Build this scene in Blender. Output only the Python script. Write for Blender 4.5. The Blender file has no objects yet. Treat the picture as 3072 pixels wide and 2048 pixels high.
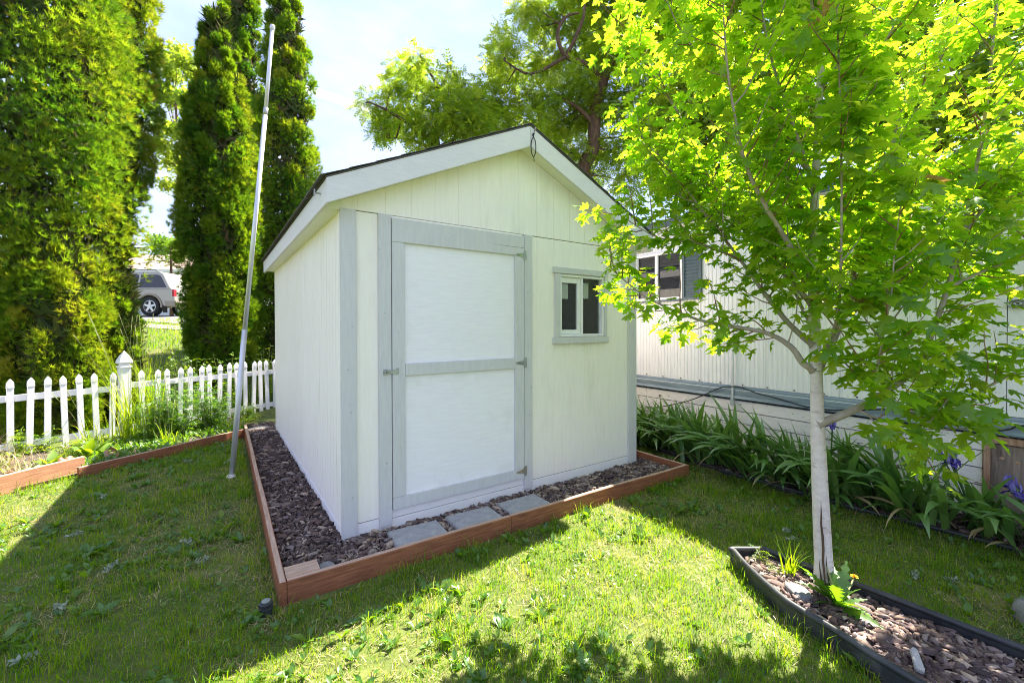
import bpy, math, random
import numpy as np
from mathutils import Matrix, Vector
rad = math.radians
sc = bpy.context.scene
COL = sc.collection

# ------------------------------------------------------------------ camera
cam_d = bpy.data.cameras.new('camera')
cam = bpy.data.objects.new('camera', cam_d); COL.objects.link(cam)
RIGHT = Vector((0.8247165, -0.56554215, -0.00218379)); FWD = Vector((0.56549127, 0.82468392, -0.01077301))
UP = RIGHT.cross(FWD)
cam.matrix_world = Matrix(((RIGHT.x, UP.x, -FWD.x, -0.7316), (RIGHT.y, UP.y, -FWD.y, -3.1546),
                           (RIGHT.z, UP.z, -FWD.z, 1.4979), (0, 0, 0, 1)))
cam_d.lens = 15.233; cam_d.sensor_width = 36; cam_d.shift_y = -0.0100
cam_d.clip_start = 0.05; cam_d.clip_end = 2000
sc.camera = cam

# ------------------------------------------------------------------ light
SUNV = Vector((0.694, 0.215, 1.0)).normalized()       # towards the sun
SUN_EL = math.asin(SUNV.z); SUN_AZ = math.atan2(SUNV.x, SUNV.y)
CONTRAIL_N = (-.0454, .4527, -.8905); CONTRAIL_M = (.1873, .8794, .4376)
world = bpy.data.worlds.new('World'); sc.world = world; world.use_nodes = True
nt = world.node_tree; nt.nodes.clear()
wo = nt.nodes.new('ShaderNodeOutputWorld'); bg = nt.nodes.new('ShaderNodeBackground')
sky = nt.nodes.new('ShaderNodeTexSky'); sky.sky_type = 'NISHITA'; sky.sun_disc = False
sky.sun_elevation = SUN_EL; sky.sun_rotation = SUN_AZ
sky.air_density = 1.0; sky.dust_density = 0.0; sky.ozone_density = 3.0
tc = nt.nodes.new('ShaderNodeTexCoord')
mp = nt.nodes.new('ShaderNodeMapping'); mp.inputs['Scale'].default_value = (1.2, 1.2, 3.0)
cn = nt.nodes.new('ShaderNodeTexNoise'); cn.inputs['Scale'].default_value = 1.6; cn.inputs['Detail'].default_value = 7; cn.inputs['Roughness'].default_value = .55
cr = nt.nodes.new('ShaderNodeValToRGB'); cr.color_ramp.elements[0].position = .40; cr.color_ramp.elements[1].position = .74
cr.color_ramp.elements[0].color = (.92, 1.14, 1.95, 1); cr.color_ramp.elements[1].color = (1.75, 1.85, 2.2, 1)   # thin high haze to white wisps
mx = nt.nodes.new('ShaderNodeMix'); mx.data_type = 'RGBA'; mx.inputs[0].default_value = .94
def vdot(v):
    n = nt.nodes.new('ShaderNodeVectorMath'); n.operation = 'DOT_PRODUCT'; n.inputs[1].default_value = v
    nt.links.new(tc.outputs['Generated'], n.inputs[0]); return n.outputs['Value']
def mrange(s, a, b, c, d):
    n = nt.nodes.new('ShaderNodeMapRange'); n.inputs[1].default_value = a; n.inputs[2].default_value = b; n.inputs[3].default_value = c; n.inputs[4].default_value = d
    nt.links.new(s, n.inputs[0]); return n.outputs[0]
def math_(op, a, b=None):
    n = nt.nodes.new('ShaderNodeMath'); n.operation = op; nt.links.new(a, n.inputs[0])
    if b is not None: nt.links.new(b, n.inputs[1])
    return n.outputs[0]
ct = math_('MULTIPLY', mrange(math_('ABSOLUTE', vdot(CONTRAIL_N)), .001, .0085, .75, 0), mrange(vdot(CONTRAIL_M), .985, .9985, 0, 1))
mc = nt.nodes.new('ShaderNodeMix'); mc.data_type = 'RGBA'; mc.inputs[7].default_value = (3.2, 3.2, 3.3, 1)
bg.inputs['Strength'].default_value = 0.10
L = nt.links.new
L(tc.outputs['Generated'], mp.inputs[0]); L(mp.outputs[0], cn.inputs['Vector']); L(cn.outputs[0], cr.inputs[0])
L(cr.outputs[0], mx.inputs[7]); L(sky.outputs[0], mx.inputs[6]); L(ct, mc.inputs[0]); L(mx.outputs[2], mc.inputs[6]); L(mc.outputs[2], bg.inputs[0]); L(bg.outputs[0], wo.inputs[0])

sun_d = bpy.data.lights.new('sun', 'SUN'); sun_d.energy = 3.3; sun_d.angle = rad(0.5); sun_d.color = (1, .93, .80)
sun = bpy.data.objects.new('sun', sun_d); COL.objects.link(sun); sun.location = (6, 2, 12)
sun.rotation_euler = SUNV.to_track_quat('Z', 'Y').to_euler()
sc.view_settings.view_transform = 'Standard'; sc.view_settings.look = 'None'
sc.view_settings.exposure = 2.98; sc.view_settings.gamma = 1.0; sc.view_settings.use_curve_mapping = False
sc.render.engine = 'CYCLES'
sc.cycles.max_bounces = 10; sc.cycles.diffuse_bounces = 7; sc.cycles.transmission_bounces = 6; sc.cycles.transparent_max_bounces = 8
sc.cycles.use_denoising = True; sc.cycles.filter_width = 1.0

# ------------------------------------------------------------------ helpers
rng = np.random.default_rng(11)
random.seed(5)

def tag(o, label=None, cat=None, group=None, kind=None):
    if label: o['label'] = label
    if cat: o['category'] = cat
    if group: o['group'] = group
    if kind: o['kind'] = kind
    return o
def empty(name, loc=(0, 0, 0), rz=0):
    o = bpy.data.objects.new(name, None); COL.objects.link(o); o.location = loc; o.rotation_euler = (0, 0, rz)
    o.empty_display_size = .1
    return o
def link_mesh(name, me, parent=None, mats=()):
    o = bpy.data.objects.new(name, me); COL.objects.link(o)
    if parent is not None: o.parent = parent
    return o

def quick_mesh(name, V, F, mat=None, smooth=False, tint=None, fm=None):
    """V (n,3) array; F (m,k) index array (all faces k-gons)."""
    V = np.asarray(V, np.float32); F = np.asarray(F, np.int32)
    me = bpy.data.meshes.new(name)
    me.vertices.add(len(V)); me.vertices.foreach_set('co', V.ravel())
    k = F.shape[1]
    me.loops.add(F.size); me.loops.foreach_set('vertex_index', F.ravel())
    me.polygons.add(len(F)); me.polygons.foreach_set('loop_start', np.arange(0, F.size, k, dtype=np.int32))
    if smooth: me.polygons.foreach_set('use_smooth', np.ones(len(F), bool))
    if mat is not None:
        for m in (mat if isinstance(mat, (list, tuple)) else [mat]): me.materials.append(m)
    if fm is not None: me.polygons.foreach_set('material_index', np.asarray(fm, np.int32))
    if tint is not None:
        a = me.attributes.new('tint', 'FLOAT', 'POINT'); a.data.foreach_set('value', np.asarray(tint, np.float32))
    me.update(calc_edges=True)
    return me

class MB:
    """collects polygons; build() links one mesh object"""
    def __init__(s): s.v = []; s.f = []; s.m = []
    def add(s, V, F, m=0):
        b = len(s.v); s.v += [tuple(p) for p in V]; s.f += [tuple(b + i for i in f) for f in F]; s.m += [m] * len(F); return s
    def box(s, x0, y0, z0, x1, y1, z1, m=0):
        return s.add([(x0, y0, z0), (x1, y0, z0), (x1, y1, z0), (x0, y1, z0), (x0, y0, z1), (x1, y0, z1), (x1, y1, z1), (x0, y1, z1)],
                     [(3, 2, 1, 0), (4, 5, 6, 7), (0, 1, 5, 4), (1, 2, 6, 5), (2, 3, 7, 6), (3, 0, 4, 7)], m)
    def prism(s, poly, a, b, axis, m=0):
        """polygon (2D list) extruded along axis 'x','y','z' from a to b"""
        def P(u, w, t): return {'x': (t, u, w), 'y': (u, t, w), 'z': (u, w, t)}[axis]
        n = len(poly); V = [P(u, w, a) for u, w in poly] + [P(u, w, b) for u, w in poly]
        F = [tuple(range(n))[::-1], tuple(range(n, 2 * n))] + [(i, (i + 1) % n, n + (i + 1) % n, n + i) for i in range(n)]
        return s.add(V, F, m)
    def tube(s, pts, rr, n=8, m=0, cap=True):
        V, F = tube(pts, rr, n, cap); return s.add(V, F, m)
    def lathe(s, prof, c=(0, 0, 0), n=16, m=0):
        V = []; F = []
        for r, z in prof:
            for i in range(n):
                a = 2 * math.pi * i / n; V.append((c[0] + r * math.cos(a), c[1] + r * math.sin(a), c[2] + z))
        for j in range(len(prof) - 1):
            for i in range(n): F.append((j * n + i, j * n + (i + 1) % n, (j + 1) * n + (i + 1) % n, (j + 1) * n + i))
        F.append(tuple(range(n))[::-1]); F.append(tuple((len(prof) - 1) * n + i for i in range(n)))
        return s.add(V, F, m)
    def mesh(s, name, mat, smooth=False, bevel=0):
        me = bpy.data.meshes.new(name); me.from_pydata(s.v, [], s.f)
        for q in (mat if isinstance(mat, (list, tuple)) else [mat]): me.materials.append(q)
        me.polygons.foreach_set('material_index', s.m)
        if smooth: me.polygons.foreach_set('use_smooth', [True] * len(s.f))
        import bmesh
        bm = bmesh.new(); bm.from_mesh(me)
        bmesh.ops.recalc_face_normals(bm, faces=bm.faces)
        if bevel:
            es = [e for e in bm.edges if len(e.link_faces) == 2 and e.calc_face_angle(0) > .5]
            bmesh.ops.bevel(bm, geom=es, offset=bevel, segments=2, affect='EDGES', clamp_overlap=True)
        bm.to_mesh(me); bm.free(); me.update()
        return me
    def build(s, name, mat, parent=None, smooth=False, bevel=0):
        return link_mesh(name, s.mesh(name, mat, smooth, bevel), parent)

def tube(pts, rr, n=8, cap=True):
    P = [Vector(p) for p in pts]; V = []; F = []
    if not hasattr(rr, '__len__'): rr = [rr] * len(P)
    ref = None
    for i, p in enumerate(P):
        d = (P[min(i + 1, len(P) - 1)] - P[max(i - 1, 0)]).normalized()
        if ref is None: ref = d.orthogonal().normalized()
        ref = (ref - d * ref.dot(d)).normalized(); b = d.cross(ref)
        for k in range(n):
            a = 2 * math.pi * k / n
            V.append(tuple(p + (ref * math.cos(a) + b * math.sin(a)) * rr[i]))
    for i in range(len(P) - 1):
        for k in range(n): F.append((i * n + k, i * n + (k + 1) % n, (i + 1) * n + (k + 1) % n, (i + 1) * n + k))
    if cap: F.append(tuple(range(n))[::-1]); F.append(tuple((len(P) - 1) * n + k for k in range(n)))
    return V, F

def smooth_path(pts, rs, sub=4):
    """Catmull-Rom resample of points and radii"""
    P = [np.array(p, float) for p in pts]; n = len(P)
    if not hasattr(rs, '__len__'): rs = [rs] * n
    out = []; ro = []
    for i in range(n - 1):
        p0 = P[max(i - 1, 0)]; p1 = P[i]; p2 = P[i + 1]; p3 = P[min(i + 2, n - 1)]
        for j in range(sub):
            t = j / sub
            out.append(.5 * ((2 * p1) + (-p0 + p2) * t + (2 * p0 - 5 * p1 + 4 * p2 - p3) * t * t + (-p0 + 3 * p1 - 3 * p2 + p3) * t ** 3))
            ro.append(rs[i] * (1 - t) + rs[i + 1] * t)
    out.append(P[-1]); ro.append(rs[-1])
    return out, ro

_lat = {}
def vnoise(x, y, s, seed=0):
    """value noise 0..1 on arrays"""
    if seed not in _lat: _lat[seed] = np.random.default_rng(1000 + seed).random((64, 64))
    g = _lat[seed]; x = np.asarray(x) / s; y = np.asarray(y) / s
    xi = np.floor(x).astype(int); yi = np.floor(y).astype(int); fx = x - xi; fy = y - yi
    fx = fx * fx * (3 - 2 * fx); fy = fy * fy * (3 - 2 * fy)
    G = lambda a, b: g[a % 64, b % 64]
    return (G(xi, yi) * (1 - fx) + G(xi + 1, yi) * fx) * (1 - fy) + (G(xi, yi + 1) * (1 - fx) + G(xi + 1, yi + 1) * fx) * fy

def instance_mesh(name, tV, tF, pos, rot, scl, tint, mat, smooth=False, ttint=None):
    """copies of a template (n,3)/(m,k) at pos (N,3), rot (N,3,3), scl (N,) or (N,3) joined into one mesh"""
    tV = np.asarray(tV, float); tF = np.asarray(tF, int); N = len(pos); n = len(tV)
    scl = np.asarray(scl, float)
    if scl.ndim == 1: scl = scl[:, None].repeat(3, 1)
    V = np.einsum('nij,nvj->nvi', rot, tV[None] * scl[:, None, :]) + np.asarray(pos)[:, None, :]
    F = tF[None] + (np.arange(N) * n)[:, None, None]
    T = np.repeat(np.asarray(tint, float), n).reshape(N, n)
    if ttint is not None: T = T + np.asarray(ttint)[None]
    return quick_mesh(name, V.reshape(-1, 3), F.reshape(-1, tF.shape[1]), mat, smooth, T.ravel())

def frames(up, fwd):
    """rotation matrices with local y -> fwd (leaf axis), local z -> roughly up (leaf normal)"""
    y = fwd / (np.linalg.norm(fwd, axis=1, keepdims=True) + 1e-9)
    x = np.cross(y, up); x /= (np.linalg.norm(x, axis=1, keepdims=True) + 1e-9)
    z = np.cross(x, y)
    return np.stack([x, y, z], 2)
def unit(v): return v / (np.linalg.norm(v, axis=-1, keepdims=True) + 1e-9)

# ------------------------------------------------------------------ materials
def mat(name, c1, c2=None, nscale=6, stretch=(1, 1, 1), rough=.7, bump=.15, bscale=None, detail=8, metal=0, lo=.35, hi=.65, spec=.4, c3=None, c3scale=2.5, c3lo=.55, c3hi=.72, bdist=.01, c3stretch=None):
    m = bpy.data.materials.new(name); m.use_nodes = True; t = m.node_tree; b = t.nodes['Principled BSDF']
    b.inputs['Roughness'].default_value = rough; b.inputs['Metallic'].default_value = metal
    b.inputs['Specular IOR Level'].default_value = spec
    tc = t.nodes.new('ShaderNodeTexCoord'); mp = t.nodes.new('ShaderNodeMapping'); mp.inputs['Scale'].default_value = stretch
    t.links.new(tc.outputs['Object'], mp.inputs[0])
    n = t.nodes.new('ShaderNodeTexNoise'); n.inputs['Scale'].default_value = nscale; n.inputs['Detail'].default_value = detail; n.inputs['Roughness'].default_value = .6
    t.links.new(mp.outputs[0], n.inputs['Vector'])
    r = t.nodes.new('ShaderNodeValToRGB'); r.color_ramp.elements[0].position = lo; r.color_ramp.elements[1].position = hi
    r.color_ramp.elements[0].color = (*c1, 1); r.color_ramp.elements[1].color = (*(c2 or c1), 1)
    t.links.new(n.outputs[0], r.inputs[0]); out = r.outputs[0]
    if c3:
        n3 = t.nodes.new('ShaderNodeTexNoise'); n3.inputs['Scale'].default_value = c3scale; n3.inputs['Detail'].default_value = 9; n3.inputs['Roughness'].default_value = .65
        if c3stretch:
            mp3 = t.nodes.new('ShaderNodeMapping'); mp3.inputs['Scale'].default_value = c3stretch; mp3.inputs['Location'].default_value = (3.1, 1.7, .6)
            t.links.new(tc.outputs['Object'], mp3.inputs[0]); t.links.new(mp3.outputs[0], n3.inputs['Vector'])
        else: t.links.new(tc.outputs['Object'], n3.inputs['Vector'])
        r3 = t.nodes.new('ShaderNodeValToRGB'); r3.color_ramp.elements[0].position = c3lo; r3.color_ramp.elements[1].position = c3hi
        r3.color_ramp.elements[0].color = (0, 0, 0, 1); r3.color_ramp.elements[1].color = (1, 1, 1, 1)
        t.links.new(n3.outputs[0], r3.inputs[0])
        x = t.nodes.new('ShaderNodeMix'); x.data_type = 'RGBA'; x.inputs[7].default_value = (*c3, 1)
        t.links.new(r3.outputs[0], x.inputs[0]); t.links.new(out, x.inputs[6]); out = x.outputs[2]
    t.links.new(out, b.inputs['Base Color'])
    if bump:
        bn = n
        if bscale:
            bn = t.nodes.new('ShaderNodeTexNoise'); bn.inputs['Scale'].default_value = bscale; bn.inputs['Detail'].default_value = 6
            t.links.new(mp.outputs[0], bn.inputs['Vector'])
        bp = t.nodes.new('ShaderNodeBump'); bp.inputs['Strength'].default_value = bump; bp.inputs['Distance'].default_value = bdist
        t.links.new(bn.outputs[0], bp.inputs['Height']); t.links.new(bp.outputs[0], b.inputs['Normal'])
    return m

def leaf_mat(name, stops, tstops, tw=.45, gloss=.08, rough=.45, orand=0.0):
    """diffuse + translucent foliage coloured by the per-leaf tint attribute (natural variation between leaves)"""
    m = bpy.data.materials.new(name); m.use_nodes = True; t = m.node_tree; t.nodes.clear()
    o = t.nodes.new('ShaderNodeOutputMaterial'); a = t.nodes.new('ShaderNodeAttribute'); a.attribute_name = 'tint'
    fac = a.outputs['Fac']
    if orand:
        oi = t.nodes.new('ShaderNodeObjectInfo'); ma = t.nodes.new('ShaderNodeMath'); ma.operation = 'MULTIPLY_ADD'; ma.inputs[1].default_value = orand
        t.links.new(oi.outputs['Random'], ma.inputs[0]); t.links.new(fac, ma.inputs[2]); fac = ma.outputs[0]
    def ramp(st):
        r = t.nodes.new('ShaderNodeValToRGB'); e = r.color_ramp.elements
        while len(e) < len(st): e.new(.5)
        for q, (p, c) in zip(e, st): q.position = p; q.color = (*c, 1)
        t.links.new(fac, r.inputs[0]); return r
    d = t.nodes.new('ShaderNodeBsdfDiffuse'); tr = t.nodes.new('ShaderNodeBsdfTranslucent'); g = t.nodes.new('ShaderNodeBsdfGlossy'); g.inputs['Roughness'].default_value = rough
    g.inputs['Color'].default_value = (.9, .95, .9, 1)
    t.links.new(ramp(stops).outputs[0], d.inputs[0]); t.links.new(ramp(tstops).outputs[0], tr.inputs[0])
    m1 = t.nodes.new('ShaderNodeMixShader'); m1.inputs[0].default_value = tw; t.links.new(d.outputs[0], m1.inputs[1]); t.links.new(tr.outputs[0], m1.inputs[2])
    m2 = t.nodes.new('ShaderNodeMixShader'); m2.inputs[0].default_value = gloss; t.links.new(m1.outputs[0], m2.inputs[1]); t.links.new(g.outputs[0], m2.inputs[2])
    t.links.new(m2.outputs[0], o.inputs[0]); return m

def tint_mat(name, stops, rough=.85, bump=.5, bscale=60):
    m = mat(name, (1, 1, 1), nscale=bscale, rough=rough, bump=bump, bdist=.004)
    t = m.node_tree; a = t.nodes.new('ShaderNodeAttribute'); a.attribute_name = 'tint'
    r = t.nodes.new('ShaderNodeValToRGB'); e = r.color_ramp.elements
    while len(e) < len(stops): e.new(.5)
    for q, (p, c) in zip(e, stops): q.position = p; q.color = (*c, 1)
    t.links.new(a.outputs['Fac'], r.inputs[0]); t.links.new(r.outputs[0], t.nodes['Principled BSDF'].inputs['Base Color']); return m

WHITE = mat('siding_paint', (.88, .82, .755), (.92, .865, .80), 7, (6, 6, .6), .55, .22, 40, c3=(.66, .62, .52), c3scale=1.6, c3lo=.57, c3hi=.92, c3stretch=(3, 3, .5), bdist=.003)
DOORW = mat('door_paint', (.84, .805, .85), (.89, .855, .89), 8, (.7, 1, 8), .55, .3, 30, c3=(.70, .68, .66), c3scale=2.4, c3lo=.55, c3hi=.85, bdist=.003)
TRIM = mat('trim_paint', (.575, .56, .57), (.625, .61, .615), 6, (8, 8, 1), .5, .2, 30, c3=(.38, .41, .40), c3scale=9, c3lo=.66, c3hi=.74, bdist=.003)
FASC = mat('fascia_paint', (.68, .65, .67), (.735, .705, .72), 9, (1, 1, 9), .55, .35, 22, c3=(.42, .44, .42), c3scale=7, c3lo=.68, c3hi=.78, bdist=.004)
SOFF = mat('soffit_paint', (.80, .79, .70), (.84, .83, .75), 5, rough=.6, bump=.1)
BASEW = mat('base_board_paint', (.82, .78, .77), (.87, .83, .82), 8, (.6, .6, 10), .55, .3, 24, c3=(.45, .42, .38), c3scale=5, c3lo=.66, c3hi=.8, bdist=.004)
VINYL = mat('white_vinyl', (.80, .78, .81), (.85, .83, .85), 5, rough=.35, bump=.03, c3=(.50, .50, .42), c3scale=5, c3lo=.52, c3hi=.85)
CEDAR = mat('stained_cedar', (.19, .062, .028), (.35, .135, .062), 6, (1.0, 9, 14), .65, .5, 8, c3=(.12, .05, .032), c3scale=3.0, c3lo=.52, c3hi=.85, c3stretch=(1.2, 8, 10), bdist=.004)
CEDARTOP = mat('weathered_skylit_cedar', (.36, .22, .15), (.50, .36, .27), 6, (1.0, 12, 12), .8, .4, 8, bdist=.003)  # greyer from weathering, and lighter with sky light painted into the colour
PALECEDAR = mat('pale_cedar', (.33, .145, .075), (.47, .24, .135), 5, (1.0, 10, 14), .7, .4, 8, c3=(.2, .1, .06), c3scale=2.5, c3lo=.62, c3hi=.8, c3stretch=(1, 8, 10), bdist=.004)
SHINGLE = mat('asphalt_shingle', (.065, .06, .056), (.17, .16, .145), 90, rough=.9, bump=.6)
STEEL = mat('zinc_steel', (.32, .34, .34), (.48, .49, .48), 20, rough=.38, bump=.1, metal=.9, c3=(.2, .16, .12), c3scale=12, c3lo=.62, c3hi=.8)
GALV = mat('galvanised_pole', (.52, .53, .55), (.66, .67, .69), 10, (1, 1, .25), .42, .05, metal=.55, c3=(.30, .29, .28), c3scale=5, c3lo=.62, c3hi=.78, c3stretch=(2, 2, .5))
BLACKP = mat('black_plastic', (.022, .024, .027), (.045, .047, .05), 8, rough=.42, bump=.1, c3=(.13, .12, .11), c3scale=5, c3lo=.55, c3hi=.85)
WIRE = mat('black_wire', (.012, .012, .013), rough=.5, bump=0)
PAVER = mat('concrete_paver', (.27, .265, .275), (.36, .35, .355), 16, rough=.9, bump=.5, bscale=110, c3=(.20, .21, .20), c3scale=3, c3lo=.5, c3hi=.8, bdist=.004)
STONE = mat('grey_stone', (.13, .13, .13), (.26, .25, .245), 10, rough=.85, bump=.5, bscale=30)
SOIL = mat('dark_soil', (.045, .034, .028), (.10, .078, .062), 22, rough=.95, bump=.7, bscale=60)
GROUND = mat('lawn_soil', (.050, .075, .012), (.115, .135, .028), 9, rough=.95, bump=.6, bscale=70, c3=(.24, .19, .09), c3scale=1.3, c3lo=.56, c3hi=.80)
ASPHALT = mat('driveway_asphalt', (.16, .155, .15), (.24, .235, .225), 12, rough=.9, bump=.3)
CONC = mat('pale_siding_far', (.62, .63, .63), (.70, .70, .70), 4, rough=.7, bump=.05)
ROOFP = mat('far_roof', (.30, .20, .17), (.38, .27, .23), 9, rough=.85, bump=.2)
TRSID = mat('trailer_siding_paint', (.70, .69, .715), (.755, .74, .765), 4, (4, 4, .6), .38, .06, c3=(.50, .51, .49), c3scale=2.2, c3lo=.62, c3hi=.85, c3stretch=(4, 4, .4))
TRBAND = mat('blue_grey_metal', (.14, .185, .225), (.21, .26, .30), 5, (8, .6, 8), .4, .08, c3=(.30, .33, .35), c3scale=4, c3lo=.62, c3hi=.8, c3stretch=(6, .5, 8))
TRLINE = mat('pale_highlight_line', (.55, .60, .63), rough=.4, bump=0)  # pale colour painted in as the highlight along the band
SKIRT = mat('peeling_white_boards', (.70, .65, .65), (.78, .73, .72), 9, (9, .8, 6), .75, .3, c3=(.12, .075, .05), c3scale=5.5, c3lo=.635, c3hi=.66, c3stretch=(3, 1.2, 4), bdist=.005)
SHUT = mat('slate_shutter', (.075, .105, .125), (.10, .135, .155), 6, rough=.45, bump=.05)
PLY = mat('weathered_plywood', (.13, .095, .08), (.26, .20, .17), 5, (9, 9, .7), .85, .5, c3=(.085, .06, .055), c3scale=2.5, c3lo=.55, c3hi=.68, c3stretch=(5, 5, .7))
RAWWOOD = mat('old_wood_frame', (.26, .13, .08), (.42, .27, .19), 7, (10, 10, .8), .8, .5)
BARK = mat('grey_maple_bark', (.56, .48, .45), (.67, .59, .55), 7, (3, 3, 5), .85, .2, 14, c3=(.24, .20, .16), c3scale=8, c3lo=.57, c3hi=.68, c3stretch=(1.5, 1.5, 6), bdist=.006)
BARKD = mat('dark_split_wood', (.05, .03, .022), (.13, .075, .045), 12, (4, 4, .6), .9, .6)
TWIG = mat('red_brown_twig', (.19, .085, .05), (.30, .17, .11), 12, rough=.7, bump=.2)
LIMBM = mat('young_limb_bark', (.27, .22, .175), (.40, .335, .28), 14, (1, 1, 1), .8, .25)
LOCBARK = mat('red_brown_bark', (.065, .038, .025), (.15, .085, .055), 5, (3, 3, .8), .9, .8, bdist=.05)
DARKBARK = mat('dark_cedar_bark', (.05, .034, .025), (.10, .07, .05), 5, (3, 3, .6), .9, .5)
GLASS_IN = mat('dark_interior', (.030, .031, .030), (.05, .05, .048), 4, rough=.9, bump=0)
PAPER = mat('white_paper', (.74, .76, .76), rough=.9, bump=0)
def glass(name, tintc):
    m = bpy.data.materials.new(name); m.use_nodes = True; b = m.node_tree.nodes['Principled BSDF']
    b.inputs['Base Color'].default_value = (*tintc, 1); b.inputs['Roughness'].default_value = .03; b.inputs['Transmission Weight'].default_value = 1; b.inputs['IOR'].default_value = 1.45; return m
GLASS = glass('window_glass', (.92, .95, .94))
DKGLASS = mat('dark_window_glass', (.010, .013, .02), rough=.04, bump=0, spec=.7)
CARP = mat('silver_beige_car_paint', (.34, .315, .275), rough=.28, bump=0, metal=.35, spec=.6)
CARP2 = mat('tan_car_cladding', (.25, .215, .175), rough=.4, bump=0, metal=.2)
TYRE = mat('tyre_rubber', (.018, .018, .019), rough=.8, bump=0)
ALLOY = mat('alloy_rim', (.55, .55, .55), rough=.3, bump=0, metal=.85)
REDL = mat('red_tail_light', (.35, .012, .02), rough=.2, bump=0)

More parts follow.
